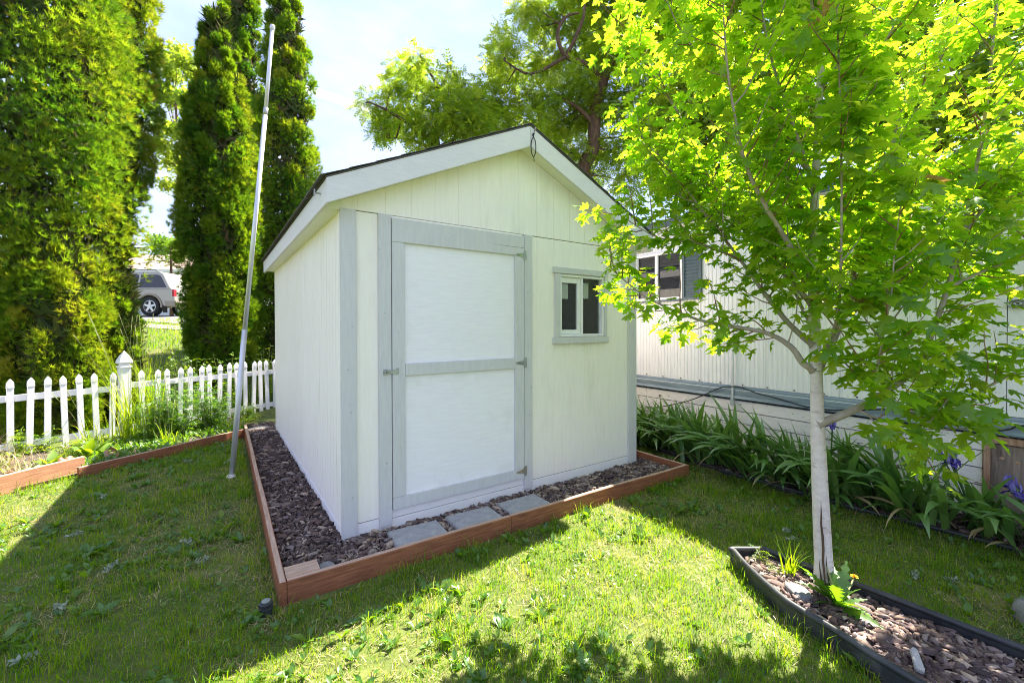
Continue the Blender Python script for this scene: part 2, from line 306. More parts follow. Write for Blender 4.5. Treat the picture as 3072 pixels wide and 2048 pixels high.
MAPLE=[('trunk', [(2.09, -2.15, 0.03), (2.08, -2.13, 0.51), (2.09, -2.11, 0.92), (2.09, -2.1, 1.29), (2.12, -2.07, 1.87), (2.18, -2.07, 2.64), (2.27, -2.06, 3.44), (2.33, -2.04, 4.39), (2.37, -2.0, 5.37)], 0.046, 0.008),
('limb', [(2.08, -2.09, 1.25), (2.04, -2.05, 1.29), (2.01, -2.0, 1.38), (1.94, -1.89, 1.46), (1.81, -1.68, 1.51), (1.75, -1.52, 1.56), (1.6, -1.29, 1.7), (1.48, -1.09, 1.91)], 0.026, 0.005),
('limb', [(2.08, -2.09, 1.39), (2.06, -2.04, 1.44), (2.03, -1.96, 1.54), (2.0, -1.85, 1.71), (1.97, -1.73, 1.91), (1.98, -1.55, 2.15), (1.97, -1.3, 2.44), (1.89, -1.06, 2.81)], 0.024, 0.005),
('limb', [(2.09, -2.08, 1.62), (2.06, -2.01, 1.72), (2.06, -1.91, 1.85), (2.08, -1.8, 1.95), (2.1, -1.63, 2.21), (2.12, -1.4, 2.6), (2.11, -1.2, 3.07)], 0.02, 0.004),
('limb', [(2.09, -2.08, 1.77), (1.95, -2.06, 1.88), (1.81, -2.03, 2.02), (1.65, -1.99, 2.21), (1.58, -1.96, 2.36), (1.51, -1.95, 2.54), (1.42, -1.95, 2.82), (1.36, -1.96, 3.12)], 0.02, 0.004),
('limb', [(2.11, -2.09, 1.97), (2.09, -1.93, 2.41), (2.05, -1.77, 2.85), (1.9, -1.54, 3.38), (1.76, -1.38, 3.87)], 0.018, 0.004),
('limb', [(2.14, -2.08, 2.27), (1.97, -2.02, 2.65), (1.82, -1.97, 3.01), (1.71, -1.95, 3.41)], 0.016, 0.004),
('limb', [(2.09, -2.1, 1.22), (2.22, -2.15, 1.44), (2.37, -2.18, 1.77), (2.51, -2.19, 2.12), (2.73, -2.24, 2.45), (2.85, -2.26, 2.79), (2.99, -2.29, 2.95), (3.32, -2.39, 3.33), (3.68, -2.51, 3.87)], 0.024, 0.005),
('limb', [(2.08, -2.11, 0.94), (2.14, -2.19, 0.99), (2.17, -2.26, 1.04), (2.24, -2.36, 1.13), (2.34, -2.47, 1.28), (2.36, -2.55, 1.54), (2.39, -2.62, 1.89), (2.39, -2.68, 2.29), (2.37, -2.72, 2.65), (2.33, -2.75, 3.04)], 0.03, 0.006),
('limb', [(2.24, -2.36, 1.13), (2.33, -2.45, 1.03), (2.43, -2.54, 1.0), (2.54, -2.64, 1.09), (2.58, -2.7, 1.18), (2.66, -2.79, 1.26), (2.78, -2.9, 1.36)], 0.016, 0.005),
('limb', [(2.38, -2.58, 1.69), (2.5, -2.7, 1.78), (2.58, -2.81, 1.84), (2.68, -2.94, 1.98)], 0.012, 0.004),
('limb', [(2.41, -2.64, 1.98), (2.72, -2.72, 2.23), (3.03, -2.81, 2.53)], 0.012, 0.004),
('limb', [(2.17, -2.26, 1.04), (2.11, -2.34, 1.12), (2.01, -2.39, 1.23), (1.95, -2.45, 1.54), (1.97, -2.46, 1.63), (1.99, -2.47, 1.87), (1.96, -2.51, 2.21)], 0.01, 0.003),
('limb', [(2.08, -2.11, 1.3), (1.98, -2.22, 1.47), (1.91, -2.27, 1.62), (1.87, -2.29, 1.88), (1.84, -2.3, 2.25), (1.78, -2.31, 2.65), (1.71, -2.32, 3.0)], 0.012, 0.004),
('limb', [(2.19, -2.08, 2.56), (2.2, -2.23, 2.82), (2.23, -2.38, 3.04), (2.23, -2.49, 3.33)], 0.015, 0.004),
('limb', [(2.2, -2.08, 2.89), (2.63, -2.16, 3.36), (3.12, -2.25, 3.91)], 0.014, 0.004),
('limb', [(2.1, -2.09, 1.47), (2.34, -1.92, 1.63), (2.52, -1.74, 1.94), (2.58, -1.6, 2.35), (2.58, -1.47, 2.86)], 0.016, 0.004),
('limb', [(2.11, -2.09, 1.57), (2.54, -2.06, 1.8), (3.02, -2.08, 2.18), (3.37, -2.13, 2.54)], 0.016, 0.004),
('limb', [(2.22, -2.07, 3.11), (1.98, -2.08, 3.45), (1.81, -2.08, 3.8)], 0.012, 0.003),
('limb', [(1.97, -1.73, 1.91), (1.86, -1.53, 2.03), (1.72, -1.31, 2.09), (1.53, -1.12, 2.27)], 0.01, 0.003),
('limb', [(1.93, -1.58, 2.14), (1.82, -1.37, 2.51), (1.68, -1.15, 2.85)], 0.01, 0.003),
('limb', [(1.89, -1.35, 2.95), (1.76, -1.2, 3.3), (1.61, -1.1, 3.67)], 0.01, 0.003),
('limb', [(2.05, -1.77, 2.85), (1.75, -1.68, 3.04), (1.54, -1.59, 3.26), (1.39, -1.55, 3.53)], 0.01, 0.003),
('limb', [(2.17, -2.26, 1.04), (2.22, -2.37, 0.99), (2.29, -2.49, 0.96), (2.39, -2.61, 0.97)], 0.009, 0.003),
('limb', [(2.15, -2.07, 2.33), (2.26, -1.8, 2.76), (2.28, -1.44, 3.21), (2.25, -1.11, 3.65)], 0.014, 0.004),
('limb', [(2.12, -2.08, 1.82), (2.31, -1.78, 2.15), (2.32, -1.42, 2.47), (2.28, -1.08, 2.76)], 0.013, 0.004),
('limb', [(2.37, -2.18, 1.77), (3.07, -2.3, 1.92), (3.86, -2.47, 2.19)], 0.012, 0.004),
('limb', [(2.51, -2.19, 2.12), (3.26, -2.36, 2.42), (4.0, -2.62, 2.77)], 0.012, 0.004),
('limb', [(2.27, -2.06, 3.57), (2.45, -2.15, 4.1), (2.54, -2.2, 4.63)], 0.012, 0.003),
('limb', [(2.27, -2.06, 3.57), (2.11, -1.86, 4.16), (2.04, -1.74, 4.75)], 0.012, 0.003)]
LOC1=[(3.77, 12.08, 9.28, 0.45), (4.48, 12.87, 9.26, 0.57), (4.1, 10.79, 9.32, 0.5), (5.29, 12.33, 11.03, 0.65), (5.02, 10.66, 10.56, 0.37), (5.3, 10.78, 9.54, 0.67), (4.91, 12.22, 9.43, 0.79), (4.91, 10.99, 8.33, 0.67), (5.81, 10.81, 9.85, 0.53), (5.61, 9.41, 8.88, 0.56), (6.67, 10.81, 10.28, 0.39), (5.66, 10.86, 8.78, 0.76), (6.17, 9.89, 8.39, 0.59), (6.69, 10.87, 8.28, 0.55), (4.93, 10.66, 7.63, 0.44), (3.97, 11.77, 8.23, 0.37), (5.61, 9.73, 9.87, 0.28), (6.62, 9.79, 7.73, 0.59), (6.33, 9.42, 8.32, 0.6), (6.46, 9.51, 9.11, 0.43), (4.58, 12.22, 8.79, 0.55), (5.51, 10.2, 8.04, 0.58)]
LOC2=[(7.34, 10.73, 9.34, 0.64), (7.78, 10.54, 10.18, 0.68), (8.88, 11.31, 11.72, 0.78), (8.05, 9.78, 11.47, 0.62), (8.46, 10.98, 12.59, 0.42), (9.61, 10.56, 11.43, 0.94), (8.95, 9.41, 9.56, 0.87), (8.36, 9.42, 8.62, 0.78), (7.74, 10.48, 8.55, 0.64), (10.21, 9.94, 12.0, 0.68), (9.66, 10.06, 13.03, 0.67), (8.72, 9.5, 13.13, 0.63), (10.15, 9.35, 13.31, 0.66), (11.22, 9.3, 12.87, 0.85), (10.24, 9.22, 10.5, 0.9), (10.43, 9.69, 9.43, 0.93), (10.37, 10.7, 8.93, 0.89), (11.36, 9.2, 9.66, 0.77), (10.31, 9.05, 8.01, 0.73), (11.18, 7.91, 11.61, 0.87), (11.85, 7.89, 10.07, 0.89), (12.42, 7.96, 8.46, 0.91), (12.99, 8.66, 7.26, 0.79), (11.97, 9.11, 14.07, 1.03), (9.79, 9.19, 7.78, 0.65), (10.07, 10.87, 15.75, 0.88), (10.76, 9.06, 14.86, 0.99), (12.54, 8.49, 15.12, 1.02), (10.93, 7.89, 15.24, 0.94), (12.19, 6.98, 12.26, 0.94), (12.5, 7.02, 10.2, 0.95), (13.86, 8.06, 8.83, 1.05), (11.61, 8.99, 7.44, 0.51), (11.23, 9.81, 12.11, 0.61), (11.63, 8.89, 8.59, 0.71), (11.4, 8.37, 9.66, 0.62), (11.22, 8.83, 10.63, 0.66), (7.88, 11.33, 10.06, 0.67), (10.51, 10.3, 9.34, 0.79), (8.64, 10.36, 9.87, 0.74), (11.46, 9.8, 14.28, 0.79)]
TRR=[(13.88, 8.51, 13.43, 1.96), (15.43, 7.96, 10.63, 2.01), (18.29, 8.12, 15.27, 2.4), (18.59, 7.06, 11.14, 2.13), (18.62, 5.3, 13.44, 2.14), (20.94, 4.9, 10.34, 1.89), (22.38, 4.12, 13.83, 2.28), (22.68, 2.71, 10.31, 1.81), (26.42, 2.29, 14.71, 2.38), (25.31, 0.74, 10.95, 1.97), (27.94, -0.01, 14.39, 2.25), (29.76, -0.83, 11.58, 2.11), (16.0, 8.37, 17.52, 2.27), (19.45, 6.58, 18.11, 2.32), (23.2, 4.56, 18.49, 2.38), (27.37, 2.51, 19.05, 2.46), (27.48, -0.04, 17.3, 2.21), (17.8, 7.81, 8.51, 1.56), (16.63, 8.78, 7.97, 1.57), (19.22, 5.54, 8.11, 1.29)]
GAPT=[(-2.82, 31.3, 17.31, 0.6), (-2.08, 29.54, 17.22, 0.58), (-2.72, 31.31, 15.72, 0.71), (-1.94, 28.15, 14.59, 0.55), (-2.78, 30.25, 13.41, 0.63), (-2.1, 29.1, 12.9, 0.62), (-2.83, 30.83, 11.74, 0.59), (-2.2, 28.55, 10.65, 0.46), (-1.8, 30.39, 16.93, 0.54), (-3.12, 30.25, 9.93, 0.37), (-3.38, 31.55, 16.17, 0.68), (-1.57, 29.04, 13.78, 0.65), (-3.4, 30.14, 12.44, 0.65), (-2.44, 30.61, 18.43, 0.48), (-3.27, 31.74, 18.18, 0.55)]
GAPS=[(-2.74, 25.84, 5.64, 0.64), (-2.37, 25.59, 5.18, 0.37), (-3.04, 25.21, 5.74, 0.49), (-2.1, 23.89, 5.63, 0.52)]
LOCB=[([(10.17, 9.39, 2.32), (10.75, 9.05, 6.96), (11.12, 8.69, 8.24), (11.12, 8.59, 9.51), (11.38, 8.42, 10.66), (11.55, 8.2, 11.74), (11.73, 8.1, 13.2), (11.66, 7.92, 14.51)], 0.34, 0.1),
([(11.11, 8.59, 9.02), (10.42, 8.7, 9.53), (9.5, 9.1, 9.9), (8.6, 9.35, 9.59)], 0.1, 0.03),
([(11.38, 8.42, 10.66), (10.7, 8.53, 11.13), (9.91, 8.84, 11.33), (9.52, 8.87, 11.99), (9.78, 8.7, 12.62), (10.1, 8.36, 12.7)], 0.13, 0.03),
([(9.91, 8.84, 11.33), (10.3, 8.34, 12.62), (10.24, 8.28, 13.79)], 0.08, 0.03),
([(11.54, 8.2, 11.25), (12.3, 8.06, 12.42), (13.1, 7.89, 13.8)], 0.14, 0.05),
([(10.89, 8.96, 7.29), (10.35, 9.34, 7.79), (9.7, 9.54, 7.88), (8.69, 9.88, 8.4), (7.55, 10.17, 8.7)], 0.14, 0.04),
([(9.91, 8.84, 11.33), (8.67, 9.31, 10.52), (7.74, 9.59, 10.81)], 0.07, 0.02)]
LOCA=[([(5.86, 10.8, 5.01), (5.82, 10.86, 7.15), (5.7, 10.83, 8.02), (5.68, 10.73, 8.88), (5.63, 10.78, 9.94), (5.2, 11.09, 10.69)], 0.16, 0.03),
([(5.75, 10.79, 7.64), (5.04, 10.92, 8.19), (4.21, 11.13, 8.64), (3.55, 11.35, 8.9)], 0.1, 0.02),
([(5.75, 10.79, 7.57), (4.94, 11.47, 8.07), (4.31, 11.9, 8.1)], 0.06, 0.02),
([(5.7, 10.83, 8.17), (6.26, 10.7, 9.03), (6.57, 10.63, 10.01)], 0.07, 0.02),
([(5.72, 10.81, 7.72), (6.6, 10.7, 8.35), (7.09, 10.62, 8.75)], 0.07, 0.02)]
# ------------------------------------------------------------------ terrain
LAWN = -0.057
def H(x, y):
    x = np.asarray(x, float); y = np.asarray(y, float)
    d = (y - 5.2) * .97 + (x + 1.5) * .25
    rise = .182 * np.maximum(0, d - .6)
    rise = np.where(rise > 1.7, 1.7 + .37 * (1 - np.exp(-(rise - 1.7) / .37)), rise)
    f = np.clip((4.2 - x) / 2.6, 0, 1); f = f * f * (3 - 2 * f)
    f = np.maximum(f, np.clip((y - 12) / 8, 0, 1))
    bump = (vnoise(x, y, .45, 1) - .5) * .018 + (vnoise(x, y, 1.7, 2) - .5) * .02
    bump = np.where((y > 13) | (np.abs(x) > 9), 0, bump)
    return LAWN + rise * f + bump * np.clip((np.abs(y + 1.2) + np.abs(x)) * 4, .35, 1) * .8
gx = np.unique(np.concatenate([np.linspace(-250, -12, 14), np.arange(-12, 12, .22), np.linspace(12, 250, 14)]))
gy = np.unique(np.concatenate([np.linspace(-120, -6, 9), np.arange(-6, 24, .22), np.linspace(24, 320, 16)]))
GX, GY = np.meshgrid(gx, gy, indexing='ij'); GZ = H(GX, GY)
# the beds are sunk a little below the lawn so their own sheets of soil show
inbed = ((GX > -.40) & (GX < 3.25) & (GY > -.45) & (GY < 4.6)); GZ = np.where(inbed, LAWN - .03, GZ)
nx, ny = GX.shape
ii = (np.arange(nx - 1)[:, None] * ny + np.arange(ny - 1)[None]).ravel()
me = quick_mesh('ground', np.stack([GX, GY, GZ], -1).reshape(-1, 3), np.stack([ii, ii + ny, ii + ny + 1, ii + 1], 1), GROUND, True)
tag(link_mesh('ground', me), 'grassy garden ground rising gently behind the picket fence', kind='structure')

def sheet(name, poly, z, m, label):
    mb = MB(); mb.add([(x, y, z) for x, y in poly], [tuple(range(len(poly)))])
    return tag(mb.build(name, m), label, kind='structure')
SHED_BED = [(-.425, -.42), (1.1, -.44), (3.26, -.48), (3.24, 4.6), (-.37, 4.6)]
TREE_L = [(2.034, -1.665), (1.955, -1.765), (1.862, -1.90), (1.79, -2.02), (1.735, -2.13), (1.70, -2.30), (1.675, -2.40), (1.648, -2.50), (1.62, -2.66), (1.60, -2.95)]
TREE_R = [(2.221, -1.776), (2.226, -1.88), (2.232, -2.0), (2.238, -2.145), (2.25, -2.27), (2.256, -2.43), (2.253, -2.63), (2.253, -2.80), (2.26, -3.0)]
IRIS_E = [(3.95, 2.2), (3.88, .59), (3.79, .06), (3.68, -.6), (3.655, -1.1), (3.665, -1.8), (3.73, -2.2), (3.77, -2.7), (3.80, -3.3), (3.84, -4.5)]
sheet('shed_bed_soil', SHED_BED, -.012, SOIL, 'dark soil under the bark mulch round the shed')
sheet('tree_bed_soil', TREE_L + TREE_R[::-1], -.022, SOIL, 'dark soil under the bark mulch round the maple')
sheet('iris_bed_soil', IRIS_E + [(4.33, -4.5), (4.33, 2.2)], -.035, SOIL, 'dark soil of the iris bed along the trailer')
sheet('fence_bed_soil', [(-3.6, 1.95), (-1.9, 3.16), (-.36, 4.12), (-.30, 5.6), (-3.9, 3.9)], -.025, SOIL, 'soil of the weedy bed in front of the picket fence')

# driveway behind, laid over the rising ground
def strip(name, c, u, v, lu, lv, m, label, dz=.02, nu=30, nv=10):
    a = np.linspace(-lu, lu, nu); b = np.linspace(-lv, lv, nv); A, B = np.meshgrid(a, b, indexing='ij')
    X = c[0] + u[0] * A + v[0] * B; Y = c[1] + u[1] * A + v[1] * B
    ii = (np.arange(nu - 1)[:, None] * nv + np.arange(nv - 1)[None]).ravel()
    me = quick_mesh(name, np.stack([X, Y, H(X, Y) + dz], -1).reshape(-1, 3), np.stack([ii, ii + nv, ii + nv + 1, ii + 1], 1), m, True)
    return tag(link_mesh(name, me), label, kind='structure')
RU = (.8247, -.5655); RV = (.5655, .8247)
strip('driveway', (-2.9, 18.0), RU, RV, 14, 1.55, ASPHALT, 'pale asphalt driveway under the parked car')
strip('path', (-2.4, 15.0), RU, RV, 14, .28, ASPHALT, 'narrow asphalt strip in the grass before the driveway')

# ------------------------------------------------------------------ shed
W, D = 3.05, 4.103
EX, EZ0, EZ1, PZ0, PZ1, OV = .128, 2.302, 2.468, 3.05, 3.225, .151
SL = (PZ1 - EZ1) / (W / 2 + EX)
def ztop(x): return EZ1 + SL * (min(x, W - x) + EX)
def zbot(x): return EZ0 + (PZ0 - EZ0) / (W / 2 + EX) * (min(x, W - x) + EX)
shed = tag(empty('garden_shed'), 'white wooden garden shed with grey-blue trim and gabled roof', 'shed')
def grooved(u0, u1, zb, zt, axis, out, inn, first=.105, step=.2, hole=None, gw=.006, gd=.22):
    mb = MB(); gs = []; g = first
    while g < u1: 
        if g > u0 + .02 and g < u1 - .02: gs.append(g)
        g += step
    cuts = [(u0, None)]
    segs = []; cur = u0
    for g in gs: segs.append((cur, g - gw / 2, 0)); segs.append((g - gw / 2, g + gw / 2, 1)); cur = g + gw / 2
    segs.append((cur, u1, 0)); fine = []
    br = ([hole[0], hole[1]] if hole else []) + ([W / 2] if callable(zt) else [])
    for a, b, gr in segs:
        xs = [a] + sorted(q for q in br if a < q < b) + [b]
        fine += [(xs[i], xs[i + 1], gr) for i in range(len(xs) - 1)]
    Z = lambda f, u: f(u) if callable(f) else f
    for a, b, gr in fine:
        iv = [(Z(zb, a), Z(zt, a), Z(zb, b), Z(zt, b))]
        if hole and a >= hole[0] - 1e-6 and b <= hole[1] + 1e-6: iv = [(iv[0][0], hole[2], iv[0][2], hole[2]), (hole[3], iv[0][1], hole[3], iv[0][3])]
        o = out + (inn - out) * gd if gr else out
        for za0, za1, zb0, zb1 in iv:
            mb.prism([(a, za0), (b, zb0), (b, zb1), (a, za1)], o, inn, axis)
    return mb
WH = (1.980, 2.572, 1.398, 2.000)
grooved(.085, .255, .10, 2.316, 'y', 0, .012).build('siding_panel', WHITE, shed)
grooved(1.628, 2.95, .10, 2.316, 'y', 0, .012, hole=WH).build('siding_panel', WHITE, shed)
grooved(0.0, W, 2.322, lambda u: zbot(u) + .0172, 'y', -.004, .012).build('siding_panel', WHITE, shed)
for i, (a, b) in enumerate([(.012, 1.219), (1.2215, 2.438), (2.4405, 3.657), (3.6595, D - .012)]):
    grooved(a, b, .075, 2.315, 'x', 0, .012, first=.1, step=.1016, gw=.009, gd=.75).build('siding_panel', WHITE, shed)
    grooved(a, b, .075, 2.315, 'x', W, W - .012, first=.1, step=.2032).build('siding_panel', WHITE, shed)
grooved(0, W, .075, lambda u: zbot(u) + .0172, 'y', D, D - .012).build('siding_panel', WHITE, shed)
# studs and sheathing behind, with a real opening for the window
core = MB(); e = .0125
core.box(.013, e, -.06, .26, .09, 2.33); core.box(1.60, e, -.06, WH[0], .09, 2.33); core.box(WH[1], e, -.06, W - .013, .09, 2.33)
core.box(WH[0], e, -.06, WH[1], .09, WH[2]); core.box(WH[0], e, WH[3], WH[1], .09, 2.33); core.box(.26, e, -.06, 1.60, .05, 2.33)
core.prism([(.013, 2.331), (W - .013, 2.331), (W - .013, 2.34), (W / 2, PZ0 - .02), (.013, 2.34)], e, .06, 'y')
core.box(.0125, .09, -.06, .06, D - .013, 2.33); core.box(W - .06, .09, -.06, W - .0125, D - .013, 2.33)
core.box(.06, D - .06, -.06, W - .06, D - .0125, 2.33); core.prism([(.013, 2.331), (W - .013, 2.331), (W - .013, 2.34), (W / 2, PZ0 - .02), (.013, 2.34)], D - .06, D - .0125, 'y')
core.build('wall_core', GLASS_IN, shed)
MB().box(.062, .092, -.02, W - .062, D - .062, 0).build('floor', GLASS_IN, shed)
MB().box(.062, 2.2, .0, W - .062, 2.22, 2.3).build('inner_partition', GLASS_IN, shed)
# base boards
MB().box(-.003, -.003, -.06, .341, .011, .094).build('base_board', BASEW, shed, bevel=.003)
MB().box(1.6, -.003, -.06, W + .003, .011, .094).build('base_board', BASEW, shed, bevel=.003)
MB().box(.342, -.006, -.06, 1.599, .011, .072).build('base_board', BASEW, shed, bevel=.003)
MB().box(.3425, -.001, .0765, 1.5985, .010, .1375).build('threshold', BASEW, shed, bevel=.002)
MB().box(-.004, .012, -.06, .011, D, .070).build('base_board', BASEW, shed, bevel=.003)
MB().box(W - .011, .012, -.06, W + .004, D, .070).build('base_board', BASEW, shed, bevel=.003)
# trims
MB().box(-.016, -.022, .020, .091, -.0005, 2.319).build('corner_board', TRIM, shed, bevel=.003)
MB().box(-.016, .0, .045, -.0005, .058, 2.30).build('corner_board', WHITE, shed, bevel=.003)
MB().box(2.942, -.022, .020, W + .018, -.0005, 2.319).build('corner_board', TRIM, shed, bevel=.003)
MB().box(W + .0005, .0, .045, W + .018, .058, 2.30).build('corner_board', WHITE, shed, bevel=.003)
MB().box(.247, -.024, .036, .340, -.0005, 2.318).build('door_casing', TRIM, shed, bevel=.003)
MB().box(1.551, -.024, .036, 1.640, -.0005, 2.318).build('door_casing', TRIM, shed, bevel=.003)
MB().box(.3405, -.001, 2.303, 1.5505, .010, 2.3185).build('door_head', WHITE, shed)
# door
door = MB().box(.346, -.008, .143, 1.546, .009, 2.299).build('door', DOORW, shed, bevel=.002)
MB().box(.346, -.028, 2.1245, 1.546, -.0085, 2.299).build('rail', TRIM, door, bevel=.0025)
MB().box(.346, -.028, .143, 1.546, -.0085, .2305).build('rail', TRIM, door, bevel=.0025)
MB().box(.4445, -.028, 1.130, 1.4455, -.0085, 1.222).build('rail', TRIM, door, bevel=.0025)
MB().box(.346, -.0275, .232, .443, -.0085, 2.123).build('stile', TRIM, door, bevel=.0025)
MB().box(1.447, -.0275, .232, 1.546, -.0085, 2.123).build('stile', TRIM, door, bevel=.0025)
MB().prism([(1.18, 2.2015), (1.36, 2.1945), (1.5455, 2.1945), (1.5455, 2.197), (1.36, 2.1968)], -.0286, -.0279, 'y').build('crack', WIRE, door)
# hinges (leaf screwed to the casing, tapered strap on the door)
for z in (2.131, 1.176, .208):
    h = MB().box(1.553, -.029, z - .042, 1.572, -.0245, z + .042)
    h.tube([(1.5485, -.033, z - .045), (1.5485, -.033, z + .045)], .0065, 8)
    h.prism([(1.543, z - .022), (1.543, z + .022), (1.462, z + .007), (1.455, z), (1.462, z - .007)], -.0325, -.0285, 'y')
    for dx, dz in ((1.562, .028), (1.562, -.028), (1.562, 0)): h.box(dx - .004, -.031, z + dz - .004, dx + .004, -.029, z + dz + .004)
    for dx in (1.53, 1.505, 1.48): h.box(dx - .003, -.034, z - .003, dx + .003, -.0325, z + .003)
    h.build('hinge', STEEL, shed, bevel=.0008)
la = MB().box(.276, -.030, 1.146, .306, -.0245, 1.189).box(.300, -.036, 1.154, .388, -.0305, 1.181).box(.372, -.034, 1.147, .392, -.0285, 1.193)
la.tube([(.288, -.030, 1.168), (.288, -.052, 1.168), (.292, -.056, 1.168)], .009, 10)
la.tube([(.308, -.036, 1.168), (.308, -.046, 1.172), (.312, -.046, 1.162), (.312, -.036, 1.162)], .0028, 6)
la.build('latch', STEEL, shed, bevel=.001)
# nail heads in the trim
nm = MB()
for x, z in ((.055, .3), (.048, .9), (.06, 1.5), (.05, 2.0), (.03, 1.2), (.30, .5), (.29, 1.6), (.40, .6), (.39, 1.45), (.42, 2.2), (.8, 2.24), (1.3, 2.15), (.7, 1.17), (1.2, 1.18), (.8, .19), (1.2, .18), (1.6, .7), (1.59, 1.8), (3.0, .5), (3.01, 1.4)):
    nm.box(x - .003, -.0292, z - .003, x + .003, -.0215, z + .003)
nm.build('nail_heads', STEEL, shed)['kind'] = 'stuff'
# window
win = empty('window'); win.parent = shed
MB().box(1.892, -.024, 2.003, 2.624, -.0005, 2.060).build('window_trim', TRIM, win, bevel=.003)
MB().box(1.888, -.028, 1.333, 2.626, -.0005, 1.395).build('window_sill', TRIM, win, bevel=.003)
MB().box(1.916, -.022, 1.3955, 1.9785, -.0005, 2.0025).build('window_trim', TRIM, win, bevel=.003)
MB().box(2.5735, -.022, 1.3955, 2.612, -.0005, 2.0025).build('window_trim', TRIM, win, bevel=.003)
fr = MB(); y0, y1 = -.012, .06
fr.box(1.981, y0, 1.399, 2.571, y1, 1.424).box(1.981, y0, 1.974, 2.571, y1, 1.999).box(1.981, y0, 1.4245, 2.003, y1, 1.9735).box(2.549, y0, 1.4245, 2.571, y1, 1.9735).box(2.262, y0 + .004, 1.4245, 2.284, y1, 1.9735)
fr.build('window_frame', VINYL, win, bevel=.003)
sa = MB(); y0, y1 = .004, .03
sa.box(2.0035, y0, 1.425, 2.2615, y1, 1.466).box(2.0035, y0, 1.918, 2.2615, y1, 1.973).box(2.0035, y0, 1.4665, 2.018, y1, 1.9175).box(2.213, y0, 1.4665, 2.2615, y1, 1.9175).box(2.225, -.006, 1.63, 2.232, .004, 1.76)
sa.build('sash', VINYL, win, bevel=.003)
MB().box(2.0185, .014, 1.467, 2.2125, .018, 1.917).build('pane', GLASS, win)
MB().box(2.2845, .034, 1.425, 2.5485, .038, 1.973).build('pane', GLASS, win)
MB().box(2.024, .0205, 1.765, 2.105, .0215, 1.910).build('paper', PAPER, win)
MB().prism([(2.294, 1.778), (2.306, 1.783), (2.32, 1.772), (2.335, 1.781), (2.352, 1.773), (2.372, 1.780), (2.398, 1.775), (2.398, 1.935), (2.294, 1.935)], .0405, .0415, 'y').build('paper', PAPER, win)
# fascia, soffit, roof
def slabpoly(x0, x1, f, t): return [(x0, f(x0) - t), (x1, f(x1) - t), (x1, f(x1)), (x0, f(x0))]
hw = W / 2
for yA, yB in ((-OV, -OV + .022), (D + OV - .022, D + OV)):
    MB().prism([(-EX, EZ0), (hw - .001, PZ0), (hw - .001, PZ1), (-EX, EZ1)], yA, yB, 'y').build('fascia_board', FASC, shed, bevel=.003)
    MB().prism([(hw + .001, PZ0), (W + EX, EZ0), (W + EX, EZ1), (hw + .001, PZ1)], yA, yB, 'y').build('fascia_board', FASC, shed, bevel=.003)
for s, x0 in ((-1, -EX), (1, W + EX - .022)):
    MB().box(x0, -OV + .0225, EZ0, x0 + .022, D + OV - .0225, EZ1 - .004).build('fascia_board', FASC, shed, bevel=.003)
MB().box(-EX + .0225, -.004, EZ0 + .008, -.0005, D, EZ0 + .020).build('soffit', SOFF, shed)
MB().box(W + .0005, -.004, EZ0 + .008, W + EX - .0225, D, EZ0 + .020).build('soffit', SOFF, shed)
for yA, yB in ((-OV + .0225, -.0045), (D + .0005, D + OV - .0225)):
    (lambda e: MB().prism([(-e, zbot(-e) + .018), (hw, PZ0 + .018), (W + e, zbot(W + e) + .018), (W + e, zbot(W + e) + .030), (hw, PZ0 + .030), (-e, zbot(-e) + .030)], yA, yB, 'y'))(EX - .023).build('soffit', SOFF, shed)
for x0, x1 in ((-EX + .0225, -.0006), (W + .0006, W + EX - .0225)):
    MB().box(x0, -.0042, EZ0 + .0205, x1, .008, EZ1 - .03).build('soffit', SOFF, shed)
    MB().box(x0, D - .008, EZ0 + .0205, x1, D + .0003, EZ1 - .03).build('soffit', SOFF, shed)
deck = MB().prism([(-EX - .004, EZ1 + .001), (hw, PZ1 + .003), (hw, PZ1 + .010), (-EX - .006, EZ1 + .007)], -OV - .004, D + OV + .008, 'y')
deck.prism([(hw, PZ1 + .003), (W + EX + .004, EZ1 + .001), (W + EX + .006, EZ1 + .007), (hw, PZ1 + .010)], -OV - .004, D + OV + .008, 'y')
roof = deck.build('roof', SHINGLE, shed)
shm = []
for q in range(4):
    mb = MB(); ws = .31
    u = [0, .1, .2, ws]; pts = []
    z = [.003 + random.uniform(0, .003) for _ in u]
    V = []
    for i, uu in enumerate(u):
        V += [(uu, -.012, z[i]), (uu, -.012, z[i] + .004), (uu, .2, .003), (uu, .2, 0)]
    F = []
    for i in range(3):
        a = i * 4; b = a + 4
        F += [(a + k, b + k, b + (k + 1) % 4, a + (k + 1) % 4) for k in range(4)]
    F += [(0, 1, 2, 3), (15, 14, 13, 12)]
    mb.add(V, F); shm.append(mb.mesh('shingle', SHINGLE))
ang = math.atan(SL); slen = math.hypot(hw + EX, PZ1 - EZ1)
ncol = 14; nrow = 9
